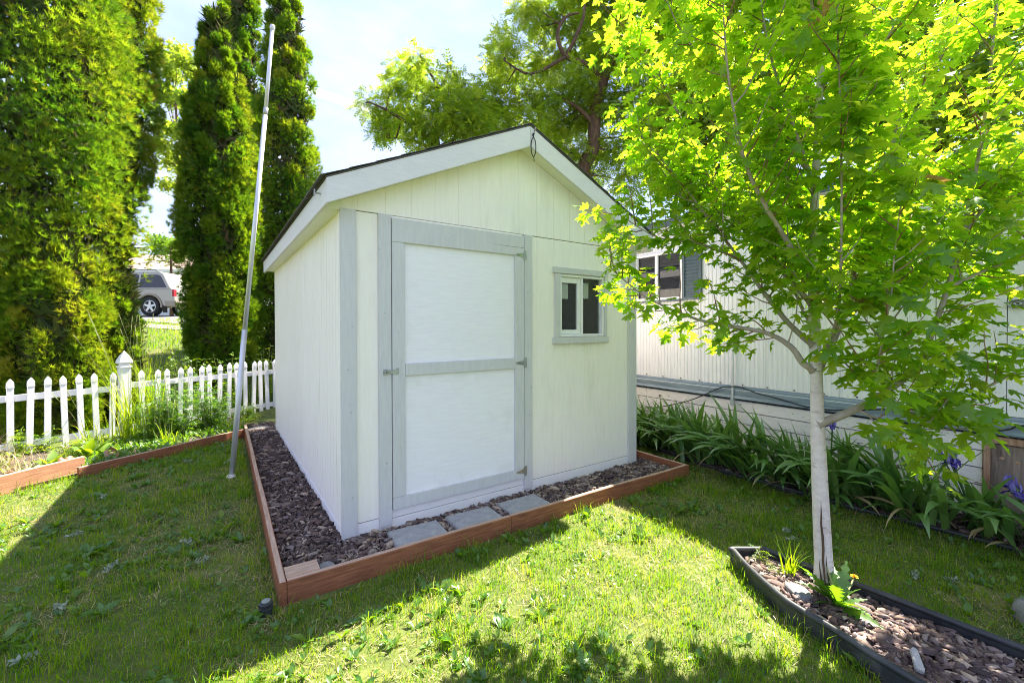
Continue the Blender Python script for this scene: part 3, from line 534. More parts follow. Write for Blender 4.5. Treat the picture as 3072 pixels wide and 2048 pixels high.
for side in (0, 1):
    for r in range(nrow):
        for c in range(ncol):
            o = link_mesh('shingle', shm[(r * 7 + c * 3) % 4], roof)
            s = -.012 + r * (slen - .03) / nrow
            yy = -OV - .012 + c * .314 - (r % 2) * .0 + random.uniform(-.004, .004)
            if side == 0:
                ex, ey = Vector((0, -1, 0)), Vector((math.cos(ang), 0, math.sin(ang)))
                base = Vector((-EX - .014, yy + .31, EZ1 + .007))
            else:
                ex, ey = Vector((0, 1, 0)), Vector((-math.cos(ang), 0, math.sin(ang)))
                base = Vector((W + EX + .014, yy, EZ1 + .007))
            ez = ex.cross(ey); p = base + ey * s + ez * (.001 + random.uniform(0, .0015))
            o.matrix_parent_inverse = Matrix.Identity(4)
            o.matrix_local = Matrix(((ex.x, ey.x, ez.x, p.x), (ex.y, ey.y, ez.y, p.y), (ex.z, ey.z, ez.z, p.z), (0, 0, 0, 1)))
cap = MB().prism([(hw - .13, PZ1 - .13 * SL + .017), (hw, PZ1 + .020), (hw + .13, PZ1 - .13 * SL + .017), (hw + .13, PZ1 - .13 * SL + .022), (hw, PZ1 + .026), (hw - .13, PZ1 - .13 * SL + .022)], -OV - .010, D + OV + .02, 'y')
cap.build('ridge_cap', SHINGLE, roof)
hk = MB().tube([(-.128, .03, 2.405), (-.165, .03, 2.405)], .006, 6).box(-.172, .02, 2.385, -.165, .04, 2.43)
hk.build('bracket', STEEL, shed)
# loop of black wire hung at the peak
mb = MB(); cx, cz = 1.549, 3.045
loop = [(cx + .021 * math.sin(a), -OV - .012 - .006 * math.sin(a), cz + .082 * math.cos(a)) for a in np.linspace(0, 2 * math.pi, 25)]
mb.tube(loop, .0042, 6, cap=False); mb.tube([(cx, -OV - .011, cz + .08), (cx + .001, -OV - .013, cz + .11), (cx + .012, -OV - .02, cz + .165)], .004, 6)
mb.tube([(cx - .012, -OV - .014, cz + .115), (cx, -OV - .015, cz + .108), (cx + .013, -OV - .014, cz + .116)], .004, 6)
mb.tube([(cx, -OV - .012, cz - .08), (cx + .002, -OV - .02, cz - .125)], .0035, 6)
mb.tube([(cx - .003, -OV + .002, cz + .104), (cx - .003, -OV - .016, cz + .104)], .006, 6)
tag(mb.build('wire_loop', WIRE, smooth=True), 'narrow loop of black wire hanging from the shed roof peak', 'wire loop')

# ------------------------------------------------------------------ timber edging
def plank(name, a, b, th, z0, z1, m, parent=None, topm=CEDARTOP, inward=1):
    a = Vector((*a, 0)); b = Vector((*b, 0)); d = b - a; Ln = d.length; n = max(2, int(Ln / .25))
    mb = MB(); V = []; 
    ph = random.uniform(0, 9)
    for i in range(n + 1):
        u = Ln * i / n; w = .002 * math.sin(3.1 * u + ph); t = .0025 * math.sin(4.7 * u + 2 * ph)
        V += [(u, w, z0), (u, w, z1 - .004 + t), (u, w + .004, z1 + t), (u, w + th - .004, z1 + t), (u, w + th, z1 - .004 + t), (u, w + th, z0)]
    F = []; M_ = []
    for i in range(n):
        for k in range(6):
            F.append((i * 6 + k, i * 6 + (k + 1) % 6, i * 6 + 6 + (k + 1) % 6, i * 6 + 6 + k)); M_.append(1 if k == 2 else 0)
    F += [tuple(range(6)), tuple(n * 6 + k for k in range(6))]; M_ += [0, 0]
    if inward < 0: V = [(x, -y, z) for x, y, z in V]
    mb.v = V; mb.f = F; mb.m = M_
    o = mb.build(name, [m, topm], parent)
    o.location = (a.x, a.y, 0); o.rotation_euler = (0, 0, math.atan2(d.y, d.x)); return o
bed = tag(empty('bed_edging', (-.45, -.44, 0)), 'reddish stained timber frame holding the bark bed around the shed', 'garden edging')
inv = Matrix.Translation((.45, .44, 0))
for a, b, inw in (((-.4065, -.441), (1.098, -.469), 1), ((1.1015, -.4665), (3.249, -.508), 1), ((-.4475, -.443), (-.392, 4.30), -1), ((3.290, -.509), (3.262, 4.5), 1)):
    o = plank('plank', a, b, .038, -.11, .070, CEDAR, bed, inward=inw); o.matrix_parent_inverse = inv
tag(plank('timber_offcut', (-.404, -.262), (-.225, -.266), .135, .0, .064, PALECEDAR, inward=-1), 'short pale wood offcut in the front corner of the shed bed', 'wood block')
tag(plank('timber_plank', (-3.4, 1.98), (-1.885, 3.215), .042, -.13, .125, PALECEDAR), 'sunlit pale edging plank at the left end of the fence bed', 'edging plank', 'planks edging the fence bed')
tag(plank('timber_plank', (-1.895, 3.045), (-.40, 4.06), .042, -.13, .050, CEDAR), 'low reddish edging plank between flagpole lawn and fence bed', 'edging plank', 'planks edging the fence bed')

# ------------------------------------------------------------------ pavers, stone, sprinkler, flagpole
for cx, cy, w, rz, lab in ((.452, -.275, .375, -.05, 'grey concrete paver nearest the shed corner, left of the three'), (.908, -.285, .385, -.035, 'middle grey concrete paver in front of the shed door'), (1.372, -.292, .385, -.04, 'grey concrete paver at the hinge side of the shed door')):
    mb = MB().box(-w / 2, -.17, -.045, w / 2, .17, .0)
    o = mb.build('paving_slab', PAVER, bevel=.005); o.location = (cx, cy, .031); o.rotation_euler = (random.uniform(-.012, .012), random.uniform(-.01, .01), rz)
    tag(o, lab, 'paver', 'grey pavers in front of the shed door')
def rock(name, c, s, m, label, cat, seed, rz=0, cuts=3):
    r = np.random.default_rng(seed); import bmesh
    bm = bmesh.new(); bmesh.ops.create_icosphere(bm, subdivisions=cuts, radius=1)
    ks = r.normal(size=(9, 3)); ph = r.random(9) * 6
    for v in bm.verts:
        p = np.array(v.co); q = p * (1 + .12 * sum(math.sin(2.2 * p @ k + f) for k, f in zip(ks[:5], ph)) / 2)
        q = np.sign(q) * np.abs(q) ** .8; v.co = q * np.array(s)
    me = bpy.data.meshes.new(name); bm.to_mesh(me); bm.free(); me.materials.append(m)
    o = link_mesh(name, me); o.location = c; o.rotation_euler = (0, 0, rz); return tag(o, label, cat)
rock('flat_stone', (-.21, 4.22, .0), (.16, .11, .03), STONE, 'flat grey stone at the back of the bark strip by the fence', 'stone', 3, .3)
rock('pale_rock', (2.78, -2.86, -.03), (.12, .10, .075), STONE, 'pale grey rock beside the black edging at the lower right', 'rock', 8, .4)
rock('grey_stone', (1.945, -2.075, .01), (.075, .05, .028), STONE, 'small flat grey stone leaning at the foot of the maple', 'stone', 9, .9)
rock('corner_stone', (-.19, -.335, .02), (.06, .05, .03), STONE, 'small grey stone next to the pale wood offcut', 'stone', 12, .2)
mb = MB().prism([(-.07, -.014), (-.05, -.02), (.065, -.012), (.072, .004), (.05, .016), (-.065, .013)], 0, .018, 'z')
o = mb.build('grey_wood_chunk', mat('silver_driftwood', (.30, .29, .28), (.46, .44, .42), 9, (3, 14, 14), .85, .4), bevel=.003); o.location = (1.80, -2.60, .022); o.rotation_euler = (.05, -.1, .35)
tag(o, 'long silver-grey wood piece lying on the bark near the black edging', 'wood piece')
sp = tag(empty('sprinkler_head', (-.515, -.475, LAWN)), 'black pop-up sprinkler head in the lawn by the timber corner', 'sprinkler')
MB().lathe([(.030, -.05), (.030, .028), (.034, .030), (.034, .040), (.031, .042), (.031, .048), (.034, .050), (.034, .064), (.030, .068)], n=22).build('body', BLACKP, sp)
rb = MB()
for i in range(22):
    a = i / 22 * 2 * math.pi; rb.box(.0335 * math.cos(a) - .002, .0335 * math.sin(a) - .002, .052, .0335 * math.cos(a) + .002, .0335 * math.sin(a) + .002, .063)
rb.build('grip_ribs', BLACKP, sp)
MB().lathe([(.022, .0685), (.022, .075), (.018, .079), (.004, .080)], n=18).build('cap', mat('grey_green_cap', (.17, .19, .17), (.26, .28, .25), 30, rough=.8, bump=.2), sp, smooth=True)
# leaning flagpole
fp = tag(empty('flagpole', (-.604, 2.194, LAWN)), 'leaning bare metal flagpole standing in the lawn left of the shed', 'flagpole')
b0 = Vector((0, 0, -.05)); top = Vector((.387, -.205, 4.633)); jt = Vector((.325, -.173, 3.797)) 
mid = top * .33
MB().tube([b0, mid], .0255, 14).build('lower_tube', GALV, fp, smooth=True)
MB().tube([mid - top.normalized() * .02, jt], .0215, 14).build('middle_tube', GALV, fp, smooth=True)
MB().tube([jt - top.normalized() * .02, top], .0185, 14).build('upper_tube', GALV, fp, smooth=True)
MB().tube([top, top + top.normalized() * .012, top + top.normalized() * .03, top + top.normalized() * .05, top + top.normalized() * .062], [.019, .024, .026, .022, .006], 14).build('top_cap', GALV, fp, smooth=True)
MB().tube([jt - top.normalized() * .045, jt + top.normalized() * .03], [.024, .024], 12).build('collar', STEEL, fp, smooth=True)
MB().lathe([(.045, 0), (.045, .012), (.034, .016), (.034, .028), (.027, .03)], n=18).build('base_ring', BASEW, fp)

# ------------------------------------------------------------------ picket fence
FA = (-2.642, 4.543); FANG = math.atan2(.442, .897)
fence = tag(empty('picket_fence', (FA[0], FA[1], 0), FANG), 'low white vinyl picket fence with pointed pickets behind the weedy bed', 'fence')
def picket_mesh(h):
    mb = MB(); a, b = .028, .017
    mb.box(-a, -b, -.04, a, b, h - .105)
    mb.box(-a - .004, -b - .004, h - .105, a + .004, b + .004, h - .092); mb.box(-a + .001, -b + .001, h - .092, a - .001, b - .001, h - .082); mb.box(-a - .003, -b - .003, h - .082, a + .003, b + .003, h - .074)
    P = [(a + .002, b + .002, h - .074), (a + .001, b + .001, h - .045), (a * .55, b * .55, h - .018), (.003, .003, h)]
    V = []; F = []
    for x, y, z in P: V += [(-x, -y, z), (x, -y, z), (x, y, z), (-x, y, z)]
    for i in range(3): F += [(i * 4 + k, i * 4 + (k + 1) % 4, i * 4 + 4 + (k + 1) % 4, i * 4 + 4 + k) for k in range(4)]
    F += [(3, 2, 1, 0), (12, 13, 14, 15)]
    return mb.add(V, F).mesh('picket', VINYL)
pkm = picket_mesh(.885)
ss = [-1.52, -1.36, -1.2, -1.04, -.88, -.73, -.58, -.43, -.285, -.135, .019, .174, .339, .492, .644, .795, 1.14, 1.316, 1.459, 1.606, 1.747, 1.893, 2.033, 2.172, 2.315, 2.461, 2.59, 2.725, 2.862, 2.98, 3.12, 3.26, 3.40, 3.54, 3.68]
for s in ss:
    o = link_mesh('picket', pkm, fence); o.location = (s, -.037, random.uniform(-.008, .008) + (.018 if s > 2.3 else 0)); o.rotation_euler = (random.uniform(-.02, .02), random.uniform(-.026, .026), random.uniform(-.05, .05))
def rail(x0, x1, z0, z1): MB().box(x0, -.018, z0, x1, .018, z1).build('rail', VINYL, fence, bevel=.003)
rail(-1.6, .892, .612, .690); rail(1.012, 3.75, .640, .715); rail(-1.6, .892, .045, .120); rail(1.012, 3.75, .045, .120)
post = MB().box(.894, -.058, -.1, 1.010, .058, .935).build('post', VINYL, fence, bevel=.004)
pc = MB().box(.884, -.068, .9355, 1.020, .068, .960)
V = []; F = []
for h_, w_ in ((.960, .050), (.985, .045), (.992, .070), (1.010, .073), (1.035, .068), (1.10, .042), (1.165, .004)):
    V += [(.952 - w_, -w_, h_), (.952 + w_, -w_, h_), (.952 + w_, w_, h_), (.952 - w_, w_, h_)]
for i in range(6): F += [(i * 4 + k, i * 4 + (k + 1) % 4, i * 4 + 4 + (k + 1) % 4, i * 4 + 4 + k) for k in range(4)]
pc.add(V, F + [(3, 2, 1, 0), (24, 25, 26, 27)]).build('post_cap', VINYL, post)

# ------------------------------------------------------------------ mobile home on the right
TX = 4.30
tr = tag(empty('mobile_home', (TX, -1, 0)), 'pale ribbed metal mobile home with blue-grey base band right of the shed', 'mobile home')
tr_inv = Matrix.Translation((-TX, 1, 0))
def tpart(mb, name, m, parent=tr, **k):
    o = mb.build(name, m, parent, **k)
    if parent is tr: o.matrix_parent_inverse = tr_inv
    return o
def ribbed(y0, y1, z0, z1, pitch=.05, dep=.006, hole=None):
    mb = MB(); y = y0; prof = []
    while y < y1 - 1e-6:
        q = min(pitch, y1 - y)
        prof += [(y, 0), (y + q * .40, 0), (y + q * .52, dep), (y + q * .88, dep)]; y += pitch
    prof.append((y1, 0)); 
    prof = [p for i, p in enumerate(prof) if i == 0 or p[0] > prof[i - 1][0] + 1e-5]
    for i in range(len(prof) - 1):
        (a, da), (b, db) = prof[i], prof[i + 1]; mid_ = (a + b) / 2
        iv = [(z0, z1)]
        if hole and hole[0] < mid_ < hole[1]: iv = [(z0, hole[2]), (hole[3], z1)]
        for p, q in iv: mb.add([(TX - da, a, p), (TX - da, a, q), (TX - db, b, q), (TX - db, b, p)], [(0, 1, 2, 3)])
    return mb
W1 = (.06, .99, 1.835, 2.51)
ys = [5.6, 4.4, 3.2, 2.0, 1.04, -.002, -.79, -1.48, -2.158]
for a, b in zip(ys[1:], ys[:-1]):
    hole = W1 if abs(b - 1.04) < .01 else None
    tpart(ribbed(a + .0015, b - .0015, .80, 2.80, hole=(.245, .985, 1.86, 2.49) if hole else None), 'siding_panel', TRSID)
ys = [-2.1605, -2.56, -2.96, -3.36, -3.76, -4.16, -4.56, -5.0, -5.6]
for a, b in zip(ys[1:], ys[:-1]):
    mb = MB().box(TX - .006, a + .002, .80, TX + .01, b - .002, 2.80); tpart(mb, 'flat_panel', TRSID, bevel=.002)
bd = MB().box(TX + .05, -5.59, .0, 8.4, .15, 2.79).box(TX + .05, 1.1, .0, 8.4, 5.59, 2.79).box(TX + .05, .15, 0, 8.4, 1.1, 1.8).box(TX + .05, .15, 2.55, 8.4, 1.1, 2.79).box(TX + .9, .15, 1.8, 8.4, 1.1, 2.55)
tpart(bd, 'body', GLASS_IN)
tpart(MB().box(TX - .004, 5.59, -.05, 8.4, 5.61, 2.80), 'end_wall', TRSID)
# band with drip lips
tpart(MB().add(*(lambda P: ([(x, -5.6, z) for x, z in P] + [(x, 5.6, z) for x, z in P], [(i, (i + 1) % len(P), len(P) + (i + 1) % len(P), len(P) + i) for i in range(len(P))] + [tuple(range(len(P))), tuple(range(len(P), 2 * len(P)))]))([(TX - .045, .650), (TX - .055, .662), (TX - .040, .690), (TX - .040, .742), (TX - .030, .764), (TX - .030, .780), (TX - .013, .797), (TX + .02, .797), (TX + .02, .640)])), 'base_band', TRBAND)
tpart(MB().tube([(TX - .034, -5.6, .757), (TX - .034, 5.6, .757)], .0035, 6), 'highlight_line', TRLINE)  # thin pale line that paints the highlight on the band's lip
scw = MB()
for i in range(40):
    y = 5.4 - i * .27; scw.box(TX - .016, y - .007, .812 + .004 * math.sin(i * 3), TX - .009, y + .007, .826 + .004 * math.sin(i * 3))
tpart(scw, 'screw_heads', mat('rusty_screw', (.12, .08, .06), rough=.8, bump=0))['kind'] = 'stuff'
# skirting boards, four courses in lengths
zs = [-.06, .085, .225, .365, .505, .632]
yb = [5.6, 3.4, .87, -.6, -2.44]
for r in range(5):
    cuts = [yb[0]] + [c + (.33 if r % 2 else 0) + .11 * math.sin(r * 3) for c in yb[1:-1]] + [yb[-1]]
    for a, b in zip(cuts[1:], cuts[:-1]):
        x0 = TX - .012 + .006 * math.sin(r * 5 + a)
        tpart(MB().box(x0, a + .003, zs[r] + .004, TX + .02, b - .003, zs[r + 1] - .004), 'skirting_board', SKIRT, bevel=.004)
    tpart(MB().box(TX - .012, -5.6, zs[r] + .004, TX + .02, -3.42, zs[r + 1] - .004), 'skirting_board', SKIRT, bevel=.004)
# weathered access hatch
hatch = empty('access_hatch', (TX, -2.93, 0)); hatch.parent = tr; hatch.matrix_parent_inverse = tr_inv
def hp(mb, n, m):
    o = mb.build(n, m, hatch, bevel=.003); o.matrix_parent_inverse = Matrix.Translation((-TX, 2.93, 0)); return o
hp(MB().box(TX - .035, -2.482, -.08, TX + .01, -2.443, .636), 'frame', RAWWOOD)
hp(MB().box(TX - .037, -3.41, .583, TX + .01, -2.4825, .636), 'frame', RAWWOOD)
hp(MB().box(TX - .035, -3.415, -.08, TX + .01, -3.375, .5825), 'frame', RAWWOOD)
hp(MB().box(TX - .018, -3.374, -.06, TX + .0, -2.4835, .575), 'panel', PLY)
kn = MB()
for y, z in ((-2.54, .47), (-2.62, .455), (-2.58, .2), (-2.75, .35)): kn.add([(TX - .0185 - (0.004 if k == 0 else 0), y + (0 if k == 0 else .016 * math.cos(k)), z + (0 if k == 0 else .013 * math.sin(k))) for k in range(0, 7)], [(0, k, k + 1) for k in range(1, 6)] + [(0, 6, 1)])
hp(kn, 'knots', RAWWOOD)['kind'] = 'stuff'
# windows and shutters
def twin(y0, y1, z0, z1, mull, name='window'):
    w = empty(name, (TX, y0, z0)); w.parent = tr; w.matrix_parent_inverse = tr_inv; iv = Matrix.Translation((-TX, -y0, -z0))
    def q(mb, n, m, **k):
        o = mb.build(n, m, w, **k); o.matrix_parent_inverse = iv
    f = .03; xo, xi = TX - .03, TX + .03
    q(MB().box(xo, y0, z0, xi, y1, z0 + f).box(xo, y0, z1 - f, xi, y1, z1).box(xo, y0, z0 + f, xi, y0 + f, z1 - f).box(xo, y1 - f, z0 + f, xi, y1, z1 - f).box(xo + .004, mull - .022, z0 + f, xi, mull + .022, z1 - f), 'window_frame', VINYL)
    q(MB().box(xo - .012, y0 - .01, z0 - .028, xi, y1 + .01, z0 - .001), 'window_sill', SHUT)
    q(MB().box(TX + .0, y0 + f, z0 + f, TX + .006, mull - .022, z1 - f), 'pane', DKGLASS)
    q(MB().box(TX + .008, mull + .022, z0 + f, TX + .014, y1 - f, z1 - f), 'pane', DKGLASS)
twin(.24, .99, 1.855, 2.495, .64)
twin(-1.75, -1.09, 2.135, 2.72, -1.42)
def shutter(y0, y1, z0, z1):
    s = empty('shutter', (TX, y0, z0)); s.parent = tr; s.matrix_parent_inverse = tr_inv; iv = Matrix.Translation((-TX, -y0, -z0)); f = .028; xo = TX - .04
    o = MB().box(xo, y0, z0, TX - .012, y0 + f, z1).box(xo, y1 - f, z0, TX - .012, y1, z1).box(xo, y0 + f, z0, TX - .012, y1 - f, z0 + f).box(xo, y0 + f, z1 - f, TX - .012, y1 - f, z1).box(xo + .022, y0 + f, z0 + f, TX - .012, y1 - f, z1 - f).build('shutter_frame', SHUT, s); o.matrix_parent_inverse = iv
    n = int((z1 - z0 - 2 * f) / .042); mb = MB()
    lv = None
    for i in range(n):
        z = z0 + f + (i + .5) * (z1 - z0 - 2 * f) / n
        if lv is None:
            lv = MB().add([(.020, 0, -.012), (.004, 0, -.016), (.018, 0, .014), (.022, 0, .014), (.020, 1, -.012), (.004, 1, -.016), (.018, 1, .014), (.022, 1, .014)], [(0, 1, 2, 3), (7, 6, 5, 4), (0, 4, 5, 1), (1, 5, 6, 2), (2, 6, 7, 3), (3, 7, 4, 0)]).mesh('louvre', SHUT)
        o = link_mesh('louvre', lv, s); o.matrix_parent_inverse = iv; o.location = (xo, y0 + f, z); o.scale = (1, y1 - y0 - 2 * f, 1)
shutter(-.03, .228, 1.835, 2.50); shutter(1.0, 1.26, 1.835, 2.50)
# conduit, dryer vent, eave and roof
cn_ = MB().tube([(TX - .052, -.444, .600), (TX - .052, -.444, 1.49)], .013, 10).box(TX - .075, -.462, .575, TX - .04, -.426, .655).tube([(TX - .052, -.444, 1.49), (TX - .052, -.444, 1.53)], [.02, .02], 10)
tpart(cn_, 'conduit', GALV)
MBv = MB()
for r0, x0 in ((.058, 0), (.058, -.022), (.048, -.030), (.045, -.012), (.026, -.012), (.024, -.028), (.010, -.030), (.008, -.012)):
    MBv.v += [(TX - .006 + x0, -2.615 + r0 * math.cos(i / 24 * 6.2832), 1.662 + r0 * .62 * math.sin(i / 24 * 6.2832)) for i in range(24)]
for j in range(7): MBv.f += [(j * 24 + i, j * 24 + (i + 1) % 24, (j + 1) * 24 + (i + 1) % 24, (j + 1) * 24 + i) for i in range(24)]; MBv.m += [0] * 24
tpart(MBv, 'wall_vent', STEEL, smooth=True)
tpart(MB().box(TX - .10, -5.7, 2.802, TX + .02, 5.7, 2.83), 'eave_soffit', VINYL)
tpart(MB().box(TX - .12, -5.7, 2.805, TX - .1005, 5.7, 2.90), 'gutter', SHUT, bevel=.004)
tpart(MB().add([(TX - .14, -5.75, 2.902), (8.5, -5.75, 2.902), (6.4, -5.75, 3.3), (TX - .14, 5.75, 2.902), (8.5, 5.75, 2.902), (6.4, 5.75, 3.3)], [(0, 1, 2), (5, 4, 3), (0, 3, 4, 1), (1, 4, 5, 2), (2, 5, 3, 0)]), 'roof', VINYL)
# black cable sagging along the band
cab = [(1.6, .40), (1.007, .363), (.678, .375), (.255, .498), (-.001, .603), (-.261, .743), (-.394, .788), (-.563, .793), (-.724, .751), (-.857, .734), (-1.038, .704), (-1.224, .675), (-1.473, .681), (-1.868, .75), (-2.16, .777), (-2.337, .708), (-2.411, .678), (-2.522, .688), (-2.591, .715), (-2.653, .75), (-3.0, .80), (-3.6, .74)]
cp, crr = smooth_path([(TX - .064, y, z) for y, z in cab], .0065, 4)
tag(MB().tube(cp, crr, 7).build('power_cable', WIRE, smooth=True), 'thin black cable sagging along the blue-grey band of the trailer', 'cable')

# ------------------------------------------------------------------ edgings of black plastic
def edging(name, path, zt, zb, label, group=None, closed_end=False, r=.017):
    P, _ = smooth_path([(x, y, zt) for x, y in path], 1, 4)
    for p in P: p[2] += .006 * math.sin(p[0] * 5 + p[1] * 3)
    root = tag(empty(name, (P[0][0], P[0][1], 0)), label, 'lawn edging', group)
    iv = Matrix.Translation((-P[0][0], -P[0][1], 0))
    o = MB().tube(P, r, 10).build('tube_rim', BLACKP, root, smooth=True); o.matrix_parent_inverse = iv
    mb = MB(); n = len(P); V = []; F = []
    for i, p in enumerate(P):
        d = P[min(i + 1, n - 1)] - P[max(i - 1, 0)]; nn = np.array([-d[1], d[0], 0]); nn /= np.linalg.norm(nn)
        for off, z in ((-.004, p[2] - .008), (-.004, zb), (.004, zb), (.004, p[2] - .008)): q = p + nn * off; V.append((q[0], q[1], z))
    for i in range(n - 1): F += [(i * 4 + k, i * 4 + (k + 1) % 4, i * 4 + 4 + (k + 1) % 4, i * 4 + 4 + k) for k in range(4)]
    mb.add(V, F + [(3, 2, 1, 0), tuple((n - 1) * 4 + k for k in range(4))])
    o = mb.build('wall_strip', BLACKP, root); o.matrix_parent_inverse = iv; return root
edging('bed_border', TREE_R[::-1] + [(2.219, -1.768), (2.212, -1.758), (2.14, -1.708), (2.052, -1.645), (2.034, -1.643)] + TREE_L, .045, -.12, 'black plastic edging with rounded rim around the maple bed')
edging('bed_border', IRIS_E, -.022, -.12, 'half buried black plastic edging in front of the irises', r=.015)
# ------------------------------------------------------------------ far things through the gap
RZ = math.atan2(-.5655, .8247)
def far_car():
    zg = float(H(-2.69, 18.2)) + .022
    c = tag(empty('parked_car', (-2.69, 18.2, zg), RZ), 'silver-beige SUV parked on the driveway between the tall evergreens', 'car')
    # local: x to the right in the picture (rear of the car), rear axle at x=0, y away from the viewer, near side y=0..
    yn, yf = -.12, 1.62
    def arch(cx, r, z0): return [(cx - r, z0)] + [(cx + r * math.cos(a), .37 + r * math.sin(a)) for a in np.linspace(math.pi - .2, .2, 9)] + [(cx + r, z0)]
    low = [(.90, .40), (.93, .55), (.93, .80), (.90, 1.02), (-3.3, 1.02), (-3.55, .95), (-3.6, .55), (-3.55, .38)]
    poly = low + arch(-2.65, .44, .38)[0:] + arch(0, .44, .38)
    mb = MB()
    # side skins with wheel cut-outs plus crossing body
    n = len(poly); mb.add([(x, yn, z) for x, z in poly] + [(x, yf, z) for x, z in poly], [tuple(range(n))[::-1], tuple(range(n, 2 * n))] + [(i, (i + 1) % n, n + (i + 1) % n, n + i) for i in range(n)])
    mb.build('body', CARP, c, bevel=.012)
    up = [(.80, 1.022), (.42, 1.60), (.25, 1.70), (-1.7, 1.70), (-2.0, 1.62), (-2.75, 1.022)]
    V = []; m2 = MB()
    for x, z in up: t = (z - 1.022) / .68 * .13; V.append((x, yn + .03 + t, z))
    for x, z in up: t = (z - 1.022) / .68 * .13; V.append((x, yf - .03 - t, z))
    m2.add(V, [tuple(range(6))[::-1], tuple(range(6, 12))] + [(i, (i + 1) % 6, 6 + (i + 1) % 6, 6 + i) for i in range(6)])
    m2.build('cabin', CARP, c, bevel=.015)
    def win(pts):
        V = [];
        for x, z in pts:
            t = (z - 1.022) / .68 * .13; V.append((x, yn + .03 + t - .006, z))
        V += [(x, y + .004, z) for x, y, z in V]; k = len(pts)
        MB().add(V, [tuple(range(k))[::-1], tuple(range(k, 2 * k))] + [(i, (i + 1) % k, k + (i + 1) % k, k + i) for i in range(k)]).build('window', DKGLASS, c)
    win([(.62, 1.08), (.34, 1.52), (.22, 1.58), (-.42, 1.58), (-.42, 1.08)])
    win([(-.50, 1.08), (-.50, 1.58), (-1.22, 1.58), (-1.22, 1.08)]); win([(-1.30, 1.08), (-1.30, 1.58), (-1.85, 1.58), (-2.55, 1.08)])
    MB().box(.55, yn - .012, .36, .985, yf + .012, .60).build('rear_bumper', CARP2, c, bevel=.03)
    MB().box(-2.15, yn - .010, .40, -.5, yn + .02, .60).build('side_cladding', CARP2, c, bevel=.01)
    fl = MB(); A = np.linspace(math.pi + .1, -.1, 14)
    P = [(.49 * math.cos(a), .37 + .49 * math.sin(a)) for a in A] + [(.43 * math.cos(a), .37 + .43 * math.sin(a)) for a in A[::-1]]
    fl.prism([(x, z) for x, z in P], yn - .03, yn - .001, 'y'); fl.build('wheel_arch', CARP2, c)
    MB().box(.86, yn - .014, .74, .935, yn + .12, 1.0).build('tail_light', REDL, c, bevel=.008)
    MB().box(.50, yn - .01, .14, .53, yn + .18, .42).build('mud_flap', TYRE, c)
    rr = MB().tube([(.1, yn + .25, 1.72), (.05, yn + .25, 1.77), (-1.5, yn + .25, 1.77), (-1.55, yn + .25, 1.72)], .016, 6).tube([(.1, yf - .25, 1.72), (.05, yf - .25, 1.77), (-1.5, yf - .25, 1.77), (-1.55, yf - .25, 1.72)], .016, 6)
    rr.build('roof_rack', WIRE, c)
    for cx, cy in ((0, yn), (-2.65, yn), (0, yf - .2), (-2.65, yf - .2)):
        w = empty('wheel', (cx, cy, .37)); w.parent = c
        def lat(prof, n=28):
            mb = MB(); 
            for r, y in prof: mb.v += [(r * math.cos(2 * math.pi * i / n), y, r * math.sin(2 * math.pi * i / n)) for i in range(n)]
            for j in range(len(prof) - 1): mb.f += [(j * n + i, j * n + (i + 1) % n, (j + 1) * n + (i + 1) % n, (j + 1) * n + i) for i in range(n)]; mb.m += [0] * n
            return mb
        lat([(.235, -.01), (.25, -.025), (.33, -.03), (.365, .0), (.37, .1), (.365, .2), (.25, .22), (.235, .21), (.235, -.01)]).build('tyre', TYRE, w, smooth=True)
        rm = lat([(.236, -.008), (.215, -.012), (.20, .03), (.20, .16)])
        for k in range(5):
            a = k / 5 * 2 * math.pi + .3; ca, sa_ = math.cos(a), math.sin(a); pts = []
            for r, w_ in ((.03, .05), (.21, .032)): pts += [(r * ca - w_ * sa_, r * sa_ + w_ * ca), (r * ca + w_ * sa_, r * sa_ - w_ * ca)]
            rm.prism([pts[0], pts[1], pts[3], pts[2]], -.004, .03, 'y')
        rm.prism([(.06 * math.cos(i), .06 * math.sin(i)) for i in np.linspace(0, 6.28, 13)[:-1]], -.012, .02, 'y')
        rm.build('rim', ALLOY, w); MB().prism([(.19 * math.cos(i), .19 * math.sin(i)) for i in np.linspace(0, 6.28, 21)[:-1]], .05, .07, 'y').build('brake_disc', WIRE, w)
far_car()
def local_house():
    g = float(H(-3.3, 27.8))
    h = tag(empty('neighbour_house', (-3.3, 27.8, g), RZ), 'white house with low brownish roof behind the parked SUV', 'house')
    MB().box(-5, 0, -.4, 4.2, 7, 2.62).build('wall', CONC, h)
    MB().add([(-5.4, -.4, 2.66), (4.6, -.4, 2.66), (4.6, 3.5, 4.1), (-5.4, 3.5, 4.1), (4.6, 7.4, 2.66), (-5.4, 7.4, 2.66), (-5.4, -.4, 2.625), (4.6, -.4, 2.625), (4.6, 7.4, 2.625), (-5.4, 7.4, 2.625)], [(0, 1, 2, 3), (3, 2, 4, 5), (1, 0, 6, 7), (5, 4, 8, 9), (0, 3, 5, 9, 6), (1, 7, 8, 4, 2), (6, 9, 8, 7)]).build('roof', ROOFP, h)
    MB().box(-5.4, -.43, 2.50, 4.6, -.401, 2.665).build('fascia_board', VINYL, h)
    for x0 in (-3.6, -.2, 2.3):
        w = MB().box(x0, -.04, .9, x0 + 1.1, -.001, 2.0).build('window', VINYL, h); MB().box(x0 + .08, -.052, .98, x0 + 1.02, -.041, 1.92).build('pane', DKGLASS, w)
local_house()
g = float(H(-.9, 20.2)); f2 = tag(empty('iron_fence', (-1.3, 20.6, g), RZ), 'short black iron fence with upright bars behind the SUV', 'fence')
for i in range(16):
    MB().box(-.2 + i * .13, -.01, -.1, -.18 + i * .13, .01, 1.05).build('bar', WIRE, f2)
